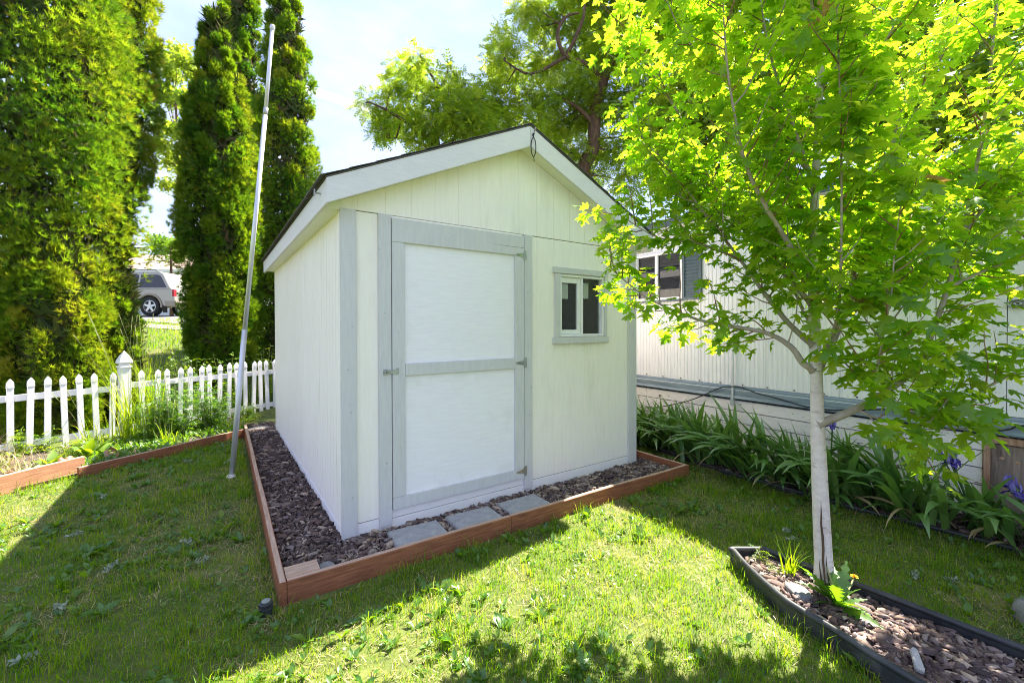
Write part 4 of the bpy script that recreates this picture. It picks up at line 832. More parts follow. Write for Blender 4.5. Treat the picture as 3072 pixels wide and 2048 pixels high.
for z in (.15, .95): MB().box(-.25, -.012, z, 1.9, .012, z + .03).build('rail', WIRE, f2)
lp = tag(empty('street_lamp', (-.6, 26.0, float(H(-.6, 26.0)))), 'grey cobra-head street lamp showing between the tall evergreens', 'street lamp')
MB().tube([(0, 0, -.3), (0, 0, 5), (0, 0, 9.2)], [.11, .09, .06], 10).build('pole', GALV, lp, smooth=True)
lz = 11.47 - float(H(-.6, 26.0)) - 2.15
MB().tube([(0, 0, 9.0), (-.3, .2, 9.5 + .1), (-.9, .65, 9.75), (-1.35, .95, 9.72)], .035, 8).build('arm', GALV, lp, smooth=True)
MB().tube([(-1.2, .85, 9.74), (-1.4, 1.0, 9.74), (-1.75, 1.2, 9.68), (-1.95, 1.35, 9.64)], [.05, .12, .13, .03], 10).build('lamp_head', VINYL, lp, smooth=True)

# ------------------------------------------------------------------ foliage materials
#
M_MAPLE = leaf_mat('maple_leaf', [(0, (.040, .115, .008)), (.5, (.085, .185, .010)), (1, (.17, .24, .015))], [(0, (.24, .56, .010)), (.5, (.45, .72, .014)), (1, (.66, .78, .03))], tw=.68, gloss=.03, orand=.12)
M_REDLF = leaf_mat('young_red_leaf', [(0, (.20, .10, .03)), (1, (.26, .15, .05))], [(0, (.5, .25, .06)), (1, (.6, .36, .09))], tw=.5, gloss=.06)
M_ARB = leaf_mat('arborvitae_spray', [(0, (.026, .095, .008)), (.45, (.090, .175, .010)), (.8, (.175, .24, .012)), (1, (.25, .215, .02))], [(0, (.06, .22, .006)), (.5, (.25, .42, .008)), (1, (.48, .52, .015))], tw=.42, gloss=.02)
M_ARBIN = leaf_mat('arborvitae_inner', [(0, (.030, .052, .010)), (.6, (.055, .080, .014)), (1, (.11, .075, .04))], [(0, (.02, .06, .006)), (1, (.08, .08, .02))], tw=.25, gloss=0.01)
M_LOC = leaf_mat('locust_leaf', [(0, (.045, .110, .010)), (.5, (.11, .19, .014)), (1, (.21, .25, .025))], [(0, (.18, .36, .008)), (.5, (.42, .58, .015)), (1, (.62, .66, .03))], tw=.55, gloss=.02)
M_FAR = leaf_mat('far_leaf', [(0, (.04, .10, .012)), (.5, (.10, .18, .018)), (1, (.18, .24, .03))], [(0, (.16, .34, .01)), (.5, (.38, .56, .02)), (1, (.55, .64, .04))], tw=.55, gloss=.02)
M_GRASS = leaf_mat('grass_blade', [(0, (.045, .130, .005)), (.45, (.105, .205, .008)), (.72, (.20, .245, .020)), (1, (.45, .35, .16))], [(0, (.16, .42, .005)), (.45, (.44, .66, .006)), (.72, (.56, .64, .015)), (1, (.55, .45, .20))], tw=.45, gloss=.012, rough=.5)
M_WEED = leaf_mat('broad_weed_leaf', [(0, (.030, .105, .010)), (.5, (.075, .175, .011)), (1, (.16, .235, .018))], [(0, (.10, .30, .008)), (.5, (.30, .52, .010)), (1, (.48, .58, .015))], tw=.45, gloss=.05)
M_IRIS = leaf_mat('iris_leaf', [(0, (.040, .120, .020)), (.5, (.085, .190, .040)), (1, (.15, .26, .06))], [(0, (.07, .24, .02)), (.5, (.20, .40, .03)), (1, (.28, .46, .05))], tw=.30, gloss=.08, rough=.35, orand=.45)
M_PALE = leaf_mat('pale_tuft', [(0, (.20, .25, .16)), (1, (.40, .44, .34))], [(0, (.3, .36, .22)), (1, (.45, .5, .36))], tw=.3, gloss=.02)
M_DRY = leaf_mat('dry_leaf', [(0, (.22, .10, .05)), (1, (.42, .25, .14))], [(0, (.3, .12, .05)), (1, (.45, .25, .1))], tw=.25, gloss=.05)
M_STRAW = leaf_mat('straw_blade', [(0, (.34, .24, .11)), (1, (.52, .42, .24))], [(0, (.4, .28, .1)), (1, (.55, .42, .2))], tw=.3, gloss=.04)
M_CHIP = tint_mat('bark_chip', [(0, (.034, .022, .022)), (.35, (.088, .058, .056)), (.6, (.150, .095, .070)), (.8, (.215, .172, .165)), (1, (.40, .30, .22))], bump=.7, bscale=45)
M_PURP = leaf_mat('iris_standard', [(0, (.20, .16, .52)), (1, (.30, .25, .62))], [(0, (.30, .24, .7)), (1, (.4, .34, .8))], tw=.35, gloss=.03)
M_FALL = leaf_mat('iris_fall', [(0, (.035, .015, .20)), (1, (.06, .025, .28))], [(0, (.07, .03, .35)), (1, (.1, .05, .45))], tw=.3, gloss=.04)
M_YEL = mat('dandelion_yellow', (.75, .42, .01), (.85, .55, .02), 200, rough=.8, bump=.3)
M_FLUFF = mat('seed_head', (.45, .38, .33), (.6, .54, .47), 60, rough=.95, bump=.4)

# ------------------------------------------------------------------ bark mulch
def chip_template(n=6, seed=0):
    r = np.random.default_rng(seed); a = np.sort(r.random(n)) * 2 * math.pi
    xy = np.stack([np.cos(a) * (.5 + .12 * r.random(n)), np.sin(a) * .32 * (.7 + .5 * r.random(n))], 1)
    V = np.concatenate([np.c_[xy, np.zeros(n)], np.c_[xy * .86 + r.normal(0, .02, (n, 2)), .16 + .08 * r.random(n)], [[0, 0, .22 + .05 * r.random()]]])
    F = []
    for i in range(n): j = (i + 1) % n; F += [(i, j, n + j), (i, n + j, n + i), (n + i, n + j, 2 * n)]
    return V, np.array(F)
def inside(poly, x, y):
    poly = np.array(poly); c = np.zeros(len(x), bool); j = len(poly) - 1
    for i in range(len(poly)):
        xi, yi = poly[i]; xj, yj = poly[j]
        c ^= ((yi > y) != (yj > y)) & (x < (xj - xi) * (y - yi) / (yj - yi + 1e-12) + xi); j = i
    return c
def mulch(name, poly, dens, zb, size, label, seed, avoid=None, layers=2, tmean=.48):
    r = np.random.default_rng(seed); P = np.array(poly); lo = P.min(0); hi = P.max(0)
    n = int(dens * np.prod(hi - lo)); x = r.uniform(lo[0], hi[0], n); y = r.uniform(lo[1], hi[1], n)
    ok = inside(poly, x, y)
    if avoid is not None: ok &= ~avoid(x, y)
    x = x[ok]; y = y[ok]; n = len(x)
    parts = []
    for k in range(4):
        s = np.arange(n) % 4 == k; m = s.sum(); V, F = chip_template(6, seed + k)
        yaw = r.random(m) * 6.283; up = unit(np.c_[r.normal(0, .38, m), r.normal(0, .38, m), np.ones(m)])
        R = frames(up, np.c_[np.cos(yaw), np.sin(yaw), np.zeros(m)])
        sc_ = size * np.exp(r.normal(0, .38, m)); S = np.c_[sc_ * r.uniform(.45, 1.05, m), sc_ * r.uniform(.8, 1.35, m), sc_ * r.uniform(.5, 1.3, m)]
        V2 = V[:, [1, 0, 2]]
        t = np.clip(r.normal(tmean, .26, m) + .25 * (vnoise(x[s], y[s], .28, 7) - .5), 0, 1); t = np.where(r.random(m) < .03, .95, t)
        Z = zb + r.random(m) * .028
        parts.append(instance_arrays(V2, F, np.c_[x[s], y[s], Z], R, S, t))
    me = join_arrays(name, parts, M_CHIP); return tag(link_mesh(name, me), label, kind='stuff')
def instance_arrays(tV, tF, pos, rot, S, tint):
    N = len(pos); n = len(tV); V = np.einsum('nij,nvj->nvi', rot, tV[None] * S[:, None, :]) + pos[:, None, :]
    return V.reshape(-1, 3), (tF[None] + (np.arange(N) * n)[:, None, None]).reshape(-1, tF.shape[1]), np.repeat(tint, n)
def join_arrays(name, parts, m, smooth=False):
    b = 0; Vs = []; Fs = []; Ts = []
    for V, F, T in parts: Vs.append(V); Fs.append(F + b); Ts.append(T); b += len(V)
    return quick_mesh(name, np.concatenate(Vs), np.concatenate(Fs), m, smooth, np.concatenate(Ts))
nopav = lambda x, y: ((np.abs(x - .452) < .19) | (np.abs(x - .908) < .19) | (np.abs(x - 1.372) < .19)) & (np.abs(y + .285) < .175) | ((x > -.01) & (x < 3.07) & (y > -.01) & (y < 4.11)) | ((x < -.22) & (y < -.25) & (x > -.41) & (y > -.41))
mulch('bark_mulch', [(-.395, -.385), (.0, -.388), (.0, 4.6), (-.34, 4.6)], 4000, -.012, .036, 'purplish bark mulch along the left side of the shed', 21, nopav)
mulch('bark_mulch', [(0, -.388), (1.1, -.415), (3.235, -.455), (3.22, 1.2), (3.06, 1.2), (3.06, 0), (0, 0)], 3800, -.012, .034, 'grey bark mulch around the pavers in front of the shed', 31, nopav, tmean=.58)
TB = [(x + .045 - .0 * y, y - .02 * (y > -1.8)) for x, y in TREE_L] + [(x - .03, y) for x, y in TREE_R[::-1]]
mulch('bark_mulch', TB, 5600, -.022, .036, 'bark mulch in the black-edged bed under the maple', 41, lambda x, y: np.hypot(x - 2.12, y + 2.14) < .06, tmean=.5)
mulch('bark_mulch', IRIS_E[:9] + [(4.27, -3.3), (4.27, 2.2)], 900, -.035, .045, 'dark bark mulch under the irises by the trailer', 51, tmean=.25)

# ------------------------------------------------------------------ lawn
def keep_lawn(x, y):
    k = ~((x > -.455) & (x < 3.30) & (y > -.515) & (y < 4.6))
    k &= ~inside(TREE_L + [(1.58, -4)] + [(2.27, -4)] + TREE_R[::-1], x, y)
    ex = np.interp(y, [p[1] for p in IRIS_E[::-1]], [p[0] for p in IRIS_E[::-1]]); k &= x < ex - .01
    # left bed behind the low timber planks
    ey = np.interp(x, [-3.4, -1.885, -1.884, -.40, 9], [1.97, 3.20, 3.04, 4.05, 4.6]); k &= (y < ey - .015)
    return k
def lawn_patches(x, y):
    dry = .52 * vnoise(x, y, .55, 3) + .43 * vnoise(x, y, .17, 4)
    for cx, cy, s, w in ((-.78, 1.35, .42, .26), (-.62, .6, .22, .20), (-.62, -.45, .16, .28), (-1.3, 2.55, .35, .16), (-2.2, 1.9, .45, .16), (.95, -1.0, .40, .16), (1.75, -1.45, .25, .2), (.05, -1.1, .3, .10), (2.9, -.9, .4, .12)):
        dry = dry + w * np.exp(-((x - cx) ** 2 + (y - cy) ** 2) / (2 * s * s))
    return dry
def grass(name, n, xr, yr, keep, hrange, wrange, label, seed, dens=None, dryk=1.0):
    r = np.random.default_rng(seed); x = r.uniform(*xr, n); y = r.uniform(*yr, n); ok = keep(x, y)
    if dens is not None: ok &= r.random(n) < dens(x, y)
    x = x[ok]; y = y[ok]; n = len(x); z = H(x, y) - .004
    dry = lawn_patches(x, y)
    hgt = r.uniform(*hrange, n) * (.62 + .95 * vnoise(x, y, .11, 21)) * (1.15 - .75 * np.clip((dry - .45) * 2.2, 0, 1) * dryk); w = r.uniform(*wrange, n)
    a = r.random(n) * 6.283; lean = np.abs(r.normal(.55, .35, n)); la = r.random(n) * 6.283
    dirx = np.cos(la); diry = np.sin(la); px = np.cos(a) * w / 2; py = np.sin(a) * w / 2
    p1 = np.stack([x + dirx * hgt * lean * .3, y + diry * hgt * lean * .3, z + hgt * .62], 1)
    p2 = np.stack([x + dirx * hgt * lean, y + diry * hgt * lean, z + hgt * (1.05 - .35 * lean)], 1)
    V = np.empty((n, 5, 3)); b = np.stack([x, y, z], 1); o = np.stack([px, py, np.zeros(n)], 1)
    V[:, 0] = b - o; V[:, 1] = b + o; V[:, 2] = p1 - o * .85; V[:, 3] = p1 + o * .85; V[:, 4] = p2
    F = np.array([(0, 1, 3), (0, 3, 2), (2, 3, 4)])[None] + (np.arange(n) * 5)[:, None, None]
    t = np.clip(r.normal(.34, .17, n) + np.clip(dry - .48, 0, 1) * 1.2 * dryk + (vnoise(x, y, .09, 22) - .5) * .35, 0, 1); t = np.where(r.random(n) < .05 + .42 * np.clip((dry - .52) * 4, 0, 1) * dryk, r.uniform(.8, 1, n), t)
    me = quick_mesh(name, V.reshape(-1, 3), F.reshape(-1, 3), M_GRASS, False, np.repeat(t, 5))
    return tag(link_mesh(name, me), label, kind='stuff')
def near_dens(x, y):
    d = np.hypot(x + .73, y + 3.15); bare = np.clip((lawn_patches(x, y) - .58) * 5, 0, .45); return np.clip(1.25 - d * .10, .3, 1) * (1 - bare)
grass('lawn_grass', 360000, (-3.6, 3.95), (-3.6, 4.1), keep_lawn, (.020, .050), (.0020, .0040), 'short patchy lawn grass with drier straw patches', 61, near_dens)
def thatch():
    r = np.random.default_rng(64); n = 150000; x = r.uniform(-3.6, 3.8, n); y = r.uniform(-3.5, 4.0, n); ok = keep_lawn(x, y) & (r.random(n) < np.clip((lawn_patches(x, y) - .40) * 2.2, .05, .9) * near_dens(x, y)); x = x[ok]; y = y[ok]; n = len(x)
    a = r.random(n) * 6.283; L_ = r.uniform(.018, .045, n); w = r.uniform(.0010, .0020, n); z = H(x, y) + r.uniform(.002, .016, n); d = np.c_[np.cos(a), np.sin(a)]; rise = r.normal(.12, .25, n) * L_
    V = np.empty((n, 4, 3)); V[:, 0] = np.c_[x - d[:, 1] * w, y + d[:, 0] * w, z]; V[:, 1] = np.c_[x + d[:, 1] * w, y - d[:, 0] * w, z]; e = np.c_[x + d[:, 0] * L_, y + d[:, 1] * L_, z + np.abs(rise)]; V[:, 2] = e + np.c_[d[:, 1] * w, -d[:, 0] * w, 0 * w] * .5; V[:, 3] = e - np.c_[d[:, 1] * w, -d[:, 0] * w, 0 * w] * .5
    tag(link_mesh('dry_thatch', quick_mesh('dry_thatch', V.reshape(-1, 3), np.arange(n * 4).reshape(n, 4), M_STRAW, False, np.repeat(r.random(n), 4))), 'dry straw thatch lying between the lawn blades', kind='stuff')
thatch()
# longer unmown fringe against timber and edging
def fringe(x, y):
    k = keep_lawn(x, y); d1 = np.abs(y + .49) ; k1 = (d1 < .10) & (x > -.5) & (x < 3.3); k2 = (np.abs(x + .50) < .07) & (y > -.5) & (y < 3.7)
    e = np.interp(y, [p[1] for p in TREE_L[::-1]], [p[0] for p in TREE_L[::-1]]); k3 = (x < e) & (x > e - .07) & (y < -1.6)
    ey = np.interp(x, [-3.4, -1.885, -1.884, -.40], [1.97, 3.20, 3.04, 4.05]); k4 = (ey - y < .08) & (x < -.4)
    k5 = (vnoise(x, y, .22, 33) > .70) & (np.random.default_rng(5).random(len(x)) < .8)
    return k & (k1 | k2 | k3 | k4 | k5)
grass('fringe_grass', 80000, (-3.4, 3.4), (-3.4, 4.0), fringe, (.045, .095), (.003, .005), 'longer unmown grass against the timber and in scattered lawn tufts', 62, lambda x, y: np.full(len(x), .9), dryk=.4)
grass('slope_grass', 22000, (-6, 1.5), (5.6, 16.5), lambda x, y: (y > 5.6 + .49 * (x + 1)), (.05, .13), (.008, .016), 'sunny grass slope beyond the picket fence', 63, dryk=.6)
# broad-leaved weeds in the lawn
def blade_leaf(nseg=3, wmax=.30, curl=.25, tipw=.06):
    V = []; F = []
    for i in range(nseg + 1):
        u = i / nseg; w = wmax * math.sin(math.pi * min(1, .12 + .80 * u)) ** .8 if i < nseg else tipw * .2
        z = curl * u * (1 - u) * 1.6; V += [(-w / 2, u, z + .05 * w), (0, u, z - .04), (w / 2, u, z + .05 * w)]
    for i in range(nseg):
        a = i * 3
        for k in (0, 1): F += [(a + k, a + k + 1, a + k + 4), (a + k, a + k + 4, a + k + 3)]
    return np.array(V), np.array(F)
def lawn_weeds():
    r = np.random.default_rng(71); n0 = 8200
    x = r.uniform(-3.4, 3.7, n0); y = r.uniform(-3.3, 4.0, n0)
    ok = keep_lawn(x, y) & (r.random(n0) < np.clip((.6 * vnoise(x, y, .8, 9) + .4 * vnoise(x, y, .25, 19) - .34) * 3.0, .04, 1) * np.clip(1.35 - 1.3 * np.clip(lawn_patches(x, y) - .45, 0, 1) * 2, .1, 1)); x = x[ok]; y = y[ok]
    parts = []; tV, tF = blade_leaf(2, .46, .30)
    nl = r.integers(3, 8, len(x)); idx = np.repeat(np.arange(len(x)), nl); n = len(idx)
    ang = r.random(n) * 6.283; el = r.uniform(.15, .9, n)
    f = np.c_[np.cos(ang) * np.cos(el), np.sin(ang) * np.cos(el), np.sin(el)]; up = unit(np.c_[r.normal(0, .25, n), r.normal(0, .25, n), np.ones(n)])
    s = r.uniform(.020, .060, n) * np.where(r.random(len(x)) < .16, 1.6, 1)[idx]
    base = np.c_[x[idx], y[idx], H(x[idx], y[idx]) + .004] + f * .006
    t = np.clip(r.normal(.42, .2, n), 0, 1)
    parts.append(instance_arrays(tV, tF, base, frames(up, f), np.c_[s * r.uniform(.7, 1.25, n), s, s], t))
    # clover-like small round leaves
    a = np.linspace(0, 2 * math.pi, 7)[:-1]; cV = np.concatenate([[[0, 0, 0]], np.c_[np.cos(a) * .5, np.sin(a) * .5, np.full(6, .06)]]); cF = np.array([(0, i + 1, (i + 1) % 6 + 1) for i in range(6)])
    n = 16000; x = r.uniform(-3.4, 3.7, n); y = r.uniform(-3.3, 4.0, n); ok = keep_lawn(x, y) & (r.random(n) < np.clip((vnoise(x, y, .6, 12) - .38) * 2.6, .03, 1)); x = x[ok]; y = y[ok]; n = len(x)
    up = unit(np.c_[r.normal(0, .4, n), r.normal(0, .4, n), np.ones(n)]); fa = r.random(n) * 6.283
    s = r.uniform(.010, .022, n); parts.append(instance_arrays(cV, cF, np.c_[x, y, H(x, y) + r.uniform(.012, .04, n)], frames(up, np.c_[np.cos(fa), np.sin(fa), 0 * fa]), np.c_[s, s * 1.2, s], np.clip(r.normal(.35, .18, n), 0, 1)))
    tag(link_mesh('lawn_weeds', join_arrays('lawn_weeds', parts, M_WEED)), 'clover and broad-leaved weeds scattered through the lawn', kind='stuff')
lawn_weeds()
# pale woolly tufts lying in the lawn
tV, tF = blade_leaf(2, .5, .4)
def tuft_mesh(seed):
    r = np.random.default_rng(seed); n = 26; a = r.random(n) * 6.283; el = r.uniform(.05, 1.2, n)
    f = np.c_[np.cos(a) * np.cos(el), np.sin(a) * np.cos(el), np.sin(el)]; base = np.c_[r.normal(0, .022, n), r.normal(0, .012, n), r.uniform(.012, .03, n)]; s = r.uniform(.012, .030, n)
    V, F, T = instance_arrays(tV, tF, base, frames(unit(r.normal(0, 1, (n, 3)) + [0, 0, 1.2]), f), np.c_[s, s, s], r.random(n)); return quick_mesh('pale_tuft', V, F, M_PALE, True, T)
tm = [tuft_mesh(300 + i) for i in range(4)]
for i, (x, y) in enumerate([(-1.589, 1.297), (-1.287, .537), (-1.452, .171), (-.811, .299), (-.906, .67), (-1.459, -.264), (-1.571, 2.172), (-1.0, 3.0), (-.62, 2.7)]):
    o = link_mesh('pale_tuft', tm[i % 4]); o.location = (x, y, float(H(x, y)) + .005); o.rotation_euler = (0, 0, i * 1.3); o.scale = (1.25, 1.25, 1.1)
    tag(o, 'small pale woolly seed tuft lying in the shaded lawn left of the shed', 'seed tuft', 'pale tufts in the left lawn')
for i, (x, y) in enumerate([(2.794, -2.37), (2.906, -2.502), (2.748, -1.665), (2.65, -1.75)]):
    o = link_mesh('pale_tuft', tm[(i + 1) % 4]); o.location = (x, y, float(H(x, y)) + .005); o.rotation_euler = (0, 0, i * 1.7 + .4)
    tag(o, 'small pale flowering tuft in the shaded lawn right of the maple', 'seed tuft', 'pale tufts in the right lawn')
# ------------------------------------------------------------------ vegetation builders
def child(o, root):
    o.parent = root; o.matrix_parent_inverse = Matrix.Translation(-Vector(root.location)); return o
def fan_template(n=5, spread=1.05, seed=0):
    r = np.random.default_rng(seed); V = []; F = []
    for i in range(n):
        a = -spread + 2 * spread * i / (n - 1) + r.normal(0, .1); l = (1 - .35 * abs(a) / spread) * r.uniform(.85, 1.1); d = np.array([math.sin(a), math.cos(a), 0]); p = np.array([d[1], -d[0], 0])
        z = r.normal(0, .12); b = len(V)
        V += [d * l * .12 - p * .07, d * l * .12 + p * .07 + [0, 0, z * .3], d * l + [0, 0, z]]; F += [(b, b + 1, b + 2)]
    return np.array(V), np.array(F)
def arborvitae(loc, prof, nl, ns, label, seed, tmean=.42, lump=.30, sz=.125, shell=True, name='arborvitae'):
    r = np.random.default_rng(seed); root = tag(empty(name, loc), label, 'evergreen tree', 'tall clipped evergreens beyond the fence')
    zs = np.array([p[0] for p in prof]); rs = np.array([p[1] for p in prof]); top = zs[-1]
    child(MB().tube([(loc[0], loc[1], loc[2] - .3), (loc[0], loc[1], loc[2] + top * .5), (loc[0], loc[1], loc[2] + top * .95)], [.16, .10, .02], 8).build('trunk', DARKBARK), root)
    # inner, denser old foliage
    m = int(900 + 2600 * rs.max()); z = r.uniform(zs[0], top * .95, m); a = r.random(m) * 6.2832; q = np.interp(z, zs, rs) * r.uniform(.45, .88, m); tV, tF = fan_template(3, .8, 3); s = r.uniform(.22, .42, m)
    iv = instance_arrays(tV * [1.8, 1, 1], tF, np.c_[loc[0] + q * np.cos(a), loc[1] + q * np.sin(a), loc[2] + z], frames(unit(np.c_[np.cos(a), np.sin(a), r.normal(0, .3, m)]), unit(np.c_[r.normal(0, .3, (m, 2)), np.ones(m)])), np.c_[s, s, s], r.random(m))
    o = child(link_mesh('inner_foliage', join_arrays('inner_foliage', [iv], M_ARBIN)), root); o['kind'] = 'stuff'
    # tufts of upright fans
    u = (np.arange(nl) + r.random(nl)) / nl; area = np.cumsum(np.interp(np.linspace(zs[0], top, 200), zs, rs) + .08); area /= area[-1]
    lz = np.interp(u, area, np.linspace(zs[0], top, 200)); lt = (np.arange(nl) * 2.39996 + r.normal(0, .35, nl)) % 6.2832
    lr = np.interp(lz, zs, rs) * r.uniform(.84, 1.06, nl); ls = lump * r.uniform(.65, 1.35, nl) * np.clip(np.interp(lz, zs, rs) / .7, .35, 1.15); ltint = np.clip(r.normal(tmean, .17, nl), 0, 1)
    farside = np.cos(lt) * .55 + np.sin(lt) * .83 > .45; kp = ~(farside & (r.random(nl) < .65)); lz, lt, lr, ls, ltint = lz[kp], lt[kp], lr[kp], ls[kp], ltint[kp]; nl = len(lz)
    cen = np.c_[loc[0] + lr * np.cos(lt), loc[1] + lr * np.sin(lt), loc[2] + lz]
    idx = np.repeat(np.arange(nl), ns); n = len(idx)
    out = np.c_[np.cos(lt), np.sin(lt), np.zeros(nl)][idx]
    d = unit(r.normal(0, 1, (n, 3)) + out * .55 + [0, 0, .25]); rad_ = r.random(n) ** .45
    pos = cen[idx] + d * (ls[idx] * rad_)[:, None] * [1, 1, 1.35]
    f = unit(d * .55 + out * .45 + np.array([0, 0, .85]) + r.normal(0, .28, (n, 3))); up = unit(r.normal(0, 1, (n, 3)))
    parts = []
    for k in range(3):
        m = np.arange(n) % 3 == k; tV, tF = fan_template(6, .95, seed + k); s = sz * .80 * r.uniform(.65, 1.3, m.sum())
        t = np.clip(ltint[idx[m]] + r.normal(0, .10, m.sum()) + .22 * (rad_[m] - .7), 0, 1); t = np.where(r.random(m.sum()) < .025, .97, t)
        parts.append(instance_arrays(tV, tF, pos[m], frames(up[m], f[m]), np.c_[s, s, s], t))
    o = link_mesh('foliage', join_arrays('foliage', parts, M_ARB)); o['kind'] = 'stuff'; child(o, root)
    return root
gz = lambda x, y: float(H(x, y))
A0 = (-3.0, 6.45, gz(-3.0, 6.45))
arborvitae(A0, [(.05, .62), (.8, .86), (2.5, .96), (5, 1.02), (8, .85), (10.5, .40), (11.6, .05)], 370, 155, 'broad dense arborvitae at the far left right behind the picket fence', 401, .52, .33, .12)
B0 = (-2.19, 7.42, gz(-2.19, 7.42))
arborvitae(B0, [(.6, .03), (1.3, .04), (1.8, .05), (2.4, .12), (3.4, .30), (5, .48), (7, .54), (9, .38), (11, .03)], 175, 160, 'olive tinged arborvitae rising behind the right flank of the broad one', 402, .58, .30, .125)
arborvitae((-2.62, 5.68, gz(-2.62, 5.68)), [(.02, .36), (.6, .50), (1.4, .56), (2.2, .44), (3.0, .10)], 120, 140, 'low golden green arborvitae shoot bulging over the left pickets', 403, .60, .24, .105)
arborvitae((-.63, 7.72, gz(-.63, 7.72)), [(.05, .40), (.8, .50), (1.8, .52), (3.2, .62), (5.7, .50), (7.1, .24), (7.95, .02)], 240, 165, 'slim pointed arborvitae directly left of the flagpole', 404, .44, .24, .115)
arborvitae((.78, 8.85, gz(.78, 8.85)), [(.05, .58), (1.2, .70), (4, .68), (6.5, .56), (9, .30), (10.6, .02)], 235, 150, 'taller slim arborvitae behind the flagpole beside the shed roof', 405, .42, .25, .125)

arborvitae((-2.04, 6.34, gz(-2.04, 6.34)), [(.02, .22), (.5, .32), (1.2, .30), (1.9, .18), (2.3, .04)], 60, 130, 'small olive arborvitae shoot between the broad tree and the fence post', 409, .55, .22, .11)
arborvitae((-.09, 10.7, gz(-.09, 10.7)), [(.05, .40), (1.2, .50), (5, .50), (9, .40), (12, .05)], 170, 110, 'rearmost arborvitae showing between the two slim ones', 408, .36, .25, .13)
def comp_template(seed=0, pairs=5):
    r = np.random.default_rng(seed); V = []; F = []
    for i in range(pairs):
        u = .15 + .8 * i / (pairs - 1); z = -.35 * u * u
        for sgn in (-1, 1):
            b = len(V); a = sgn * (1.15 - .5 * u); l = .34 * (1 - .35 * abs(u - .5)); d = np.array([math.sin(a), math.cos(a), r.normal(0, .25)]); p = np.array([d[1], -d[0], 0])
            o = np.array([0, u, z]); V += [o, o + d * l * .5 + p * .075, o + d * l]; F.append((b, b + 1, b + 2)); V += [o + d * l * .5 - p * .075]; F.append((b, b + 2, b + 3))
    return np.array(V), np.array(F)
def card_template(seed=0, n=6):
    r = np.random.default_rng(seed); V = []; F = []
    for i in range(n):
        o = r.normal(0, .38, 3); d = unit(r.normal(0, 1, 3)[None])[0]; p = unit(np.cross(d, r.normal(0, 1, 3))[None])[0]; l = r.uniform(.35, .6); b = len(V)
        V += [o, o + d * l * .5 + p * l * .28, o + d * l, o + d * l * .5 - p * l * .28]; F += [(b, b + 1, b + 2), (b, b + 2, b + 3)]
    return np.array(V), np.array(F)
def lump_tree(name, root_loc, lumps, dens, sz, m, tmpl, label, seed, bark, branches, group=None, tmean=.5, droop=-.25, tvar=.16):
    r = np.random.default_rng(seed); root = tag(empty(name, root_loc), label, 'tree', group)
    for i, (pts, a, b) in enumerate(branches):
        P, R = smooth_path(pts, list(np.linspace(a, b, len(pts))), 4)
        child(MB().tube(P, R, 9 if i == 0 else 6).build('trunk' if i == 0 else 'limb', bark, smooth=True), root)
    # fine boughs towards every lump, starting from the nearest limb point
    LP = np.array([p for pts, a, b in branches for p in smooth_path(pts, 1, 4)[0]]); tw = MB()
    for (x, y, z, rr) in lumps:
        c = np.array([x, y, z]); q = LP[np.argmin(np.linalg.norm(LP - c, axis=1) + .6 * np.maximum(0, LP[:, 2] - z))]
        mid = (q + c) / 2 + r.normal(0, .12, 3); tw.tube([q, mid, c], [.035, .022, .010], 5)
        for k in range(4): tw.tube([c - (c - mid) * .3, c + unit(r.normal(0, 1, (1, 3)))[0] * rr * .8], [.012, .004], 4)
    child(tw.build('boughs', bark), root)['kind'] = 'stuff'
    Ls = np.array(lumps); cnt = (dens * np.clip(Ls[:, 3], .2, 3) ** 2).astype(int) + 20; idx = np.repeat(np.arange(len(Ls)), cnt); n = len(idx)
    d = unit(r.normal(0, 1, (n, 3))); ra = r.random(n) ** .5 * 1.12
    sub = r.integers(0, 6, n); off = r.normal(0, .42, (len(Ls), 6, 3)); 
    pos = Ls[idx, :3] + (d * ra[:, None] * .62 + off[idx, sub]) * Ls[idx, 3][:, None] * [1, 1, .8]
    f = unit(d * [1, 1, .5] + [0, 0, droop] + r.normal(0, .35, (n, 3))); up = unit(r.normal(0, .45, (n, 3)) + [0, 0, 1])
    lt = r.normal(tmean, tvar, (len(Ls), 6)); parts = []
    for k in range(3):
        mk = np.arange(n) % 3 == k; tV, tF = tmpl(seed + k); s = sz * r.uniform(.7, 1.3, mk.sum())
        parts.append(instance_arrays(tV, tF, pos[mk], frames(up[mk], f[mk]), np.c_[s, s, s], np.clip(lt[idx[mk], sub[mk]] + r.normal(0, .1, mk.sum()), 0, 1)))
    o = link_mesh('crown', join_arrays('crown', parts, m)); o['kind'] = 'stuff'; child(o, root); return root
lump_tree('locust_tree', (LOCA[0][0][0][0], LOCA[0][0][0][1], 0), LOC1, 480, .30, M_LOC, comp_template, 'small feathery locust crown above the left slope of the shed roof', 501, LOCBARK, [([(LOCA[0][0][0][0], LOCA[0][0][0][1], -.1)] + LOCA[0][0], LOCA[0][1], LOCA[0][2])] + LOCA[1:], 'locust trees beyond the shed')
lump_tree('locust_tree', (LOCB[0][0][0][0], LOCB[0][0][0][1], 0), LOC2, 430, .33, M_LOC, comp_template, 'tall locust with red-brown forked trunk behind the shed roof peak', 502, LOCBARK, [([(LOCB[0][0][0][0], LOCB[0][0][0][1], -.1)] + LOCB[0][0], LOCB[0][1], LOCB[0][2])] + LOCB[1:], 'locust trees beyond the shed', tmean=.58)
TL = TRR[:6] + TRR[12:14] + TRR[17:19]; TR_ = TRR[6:12] + TRR[14:17] + TRR[19:]
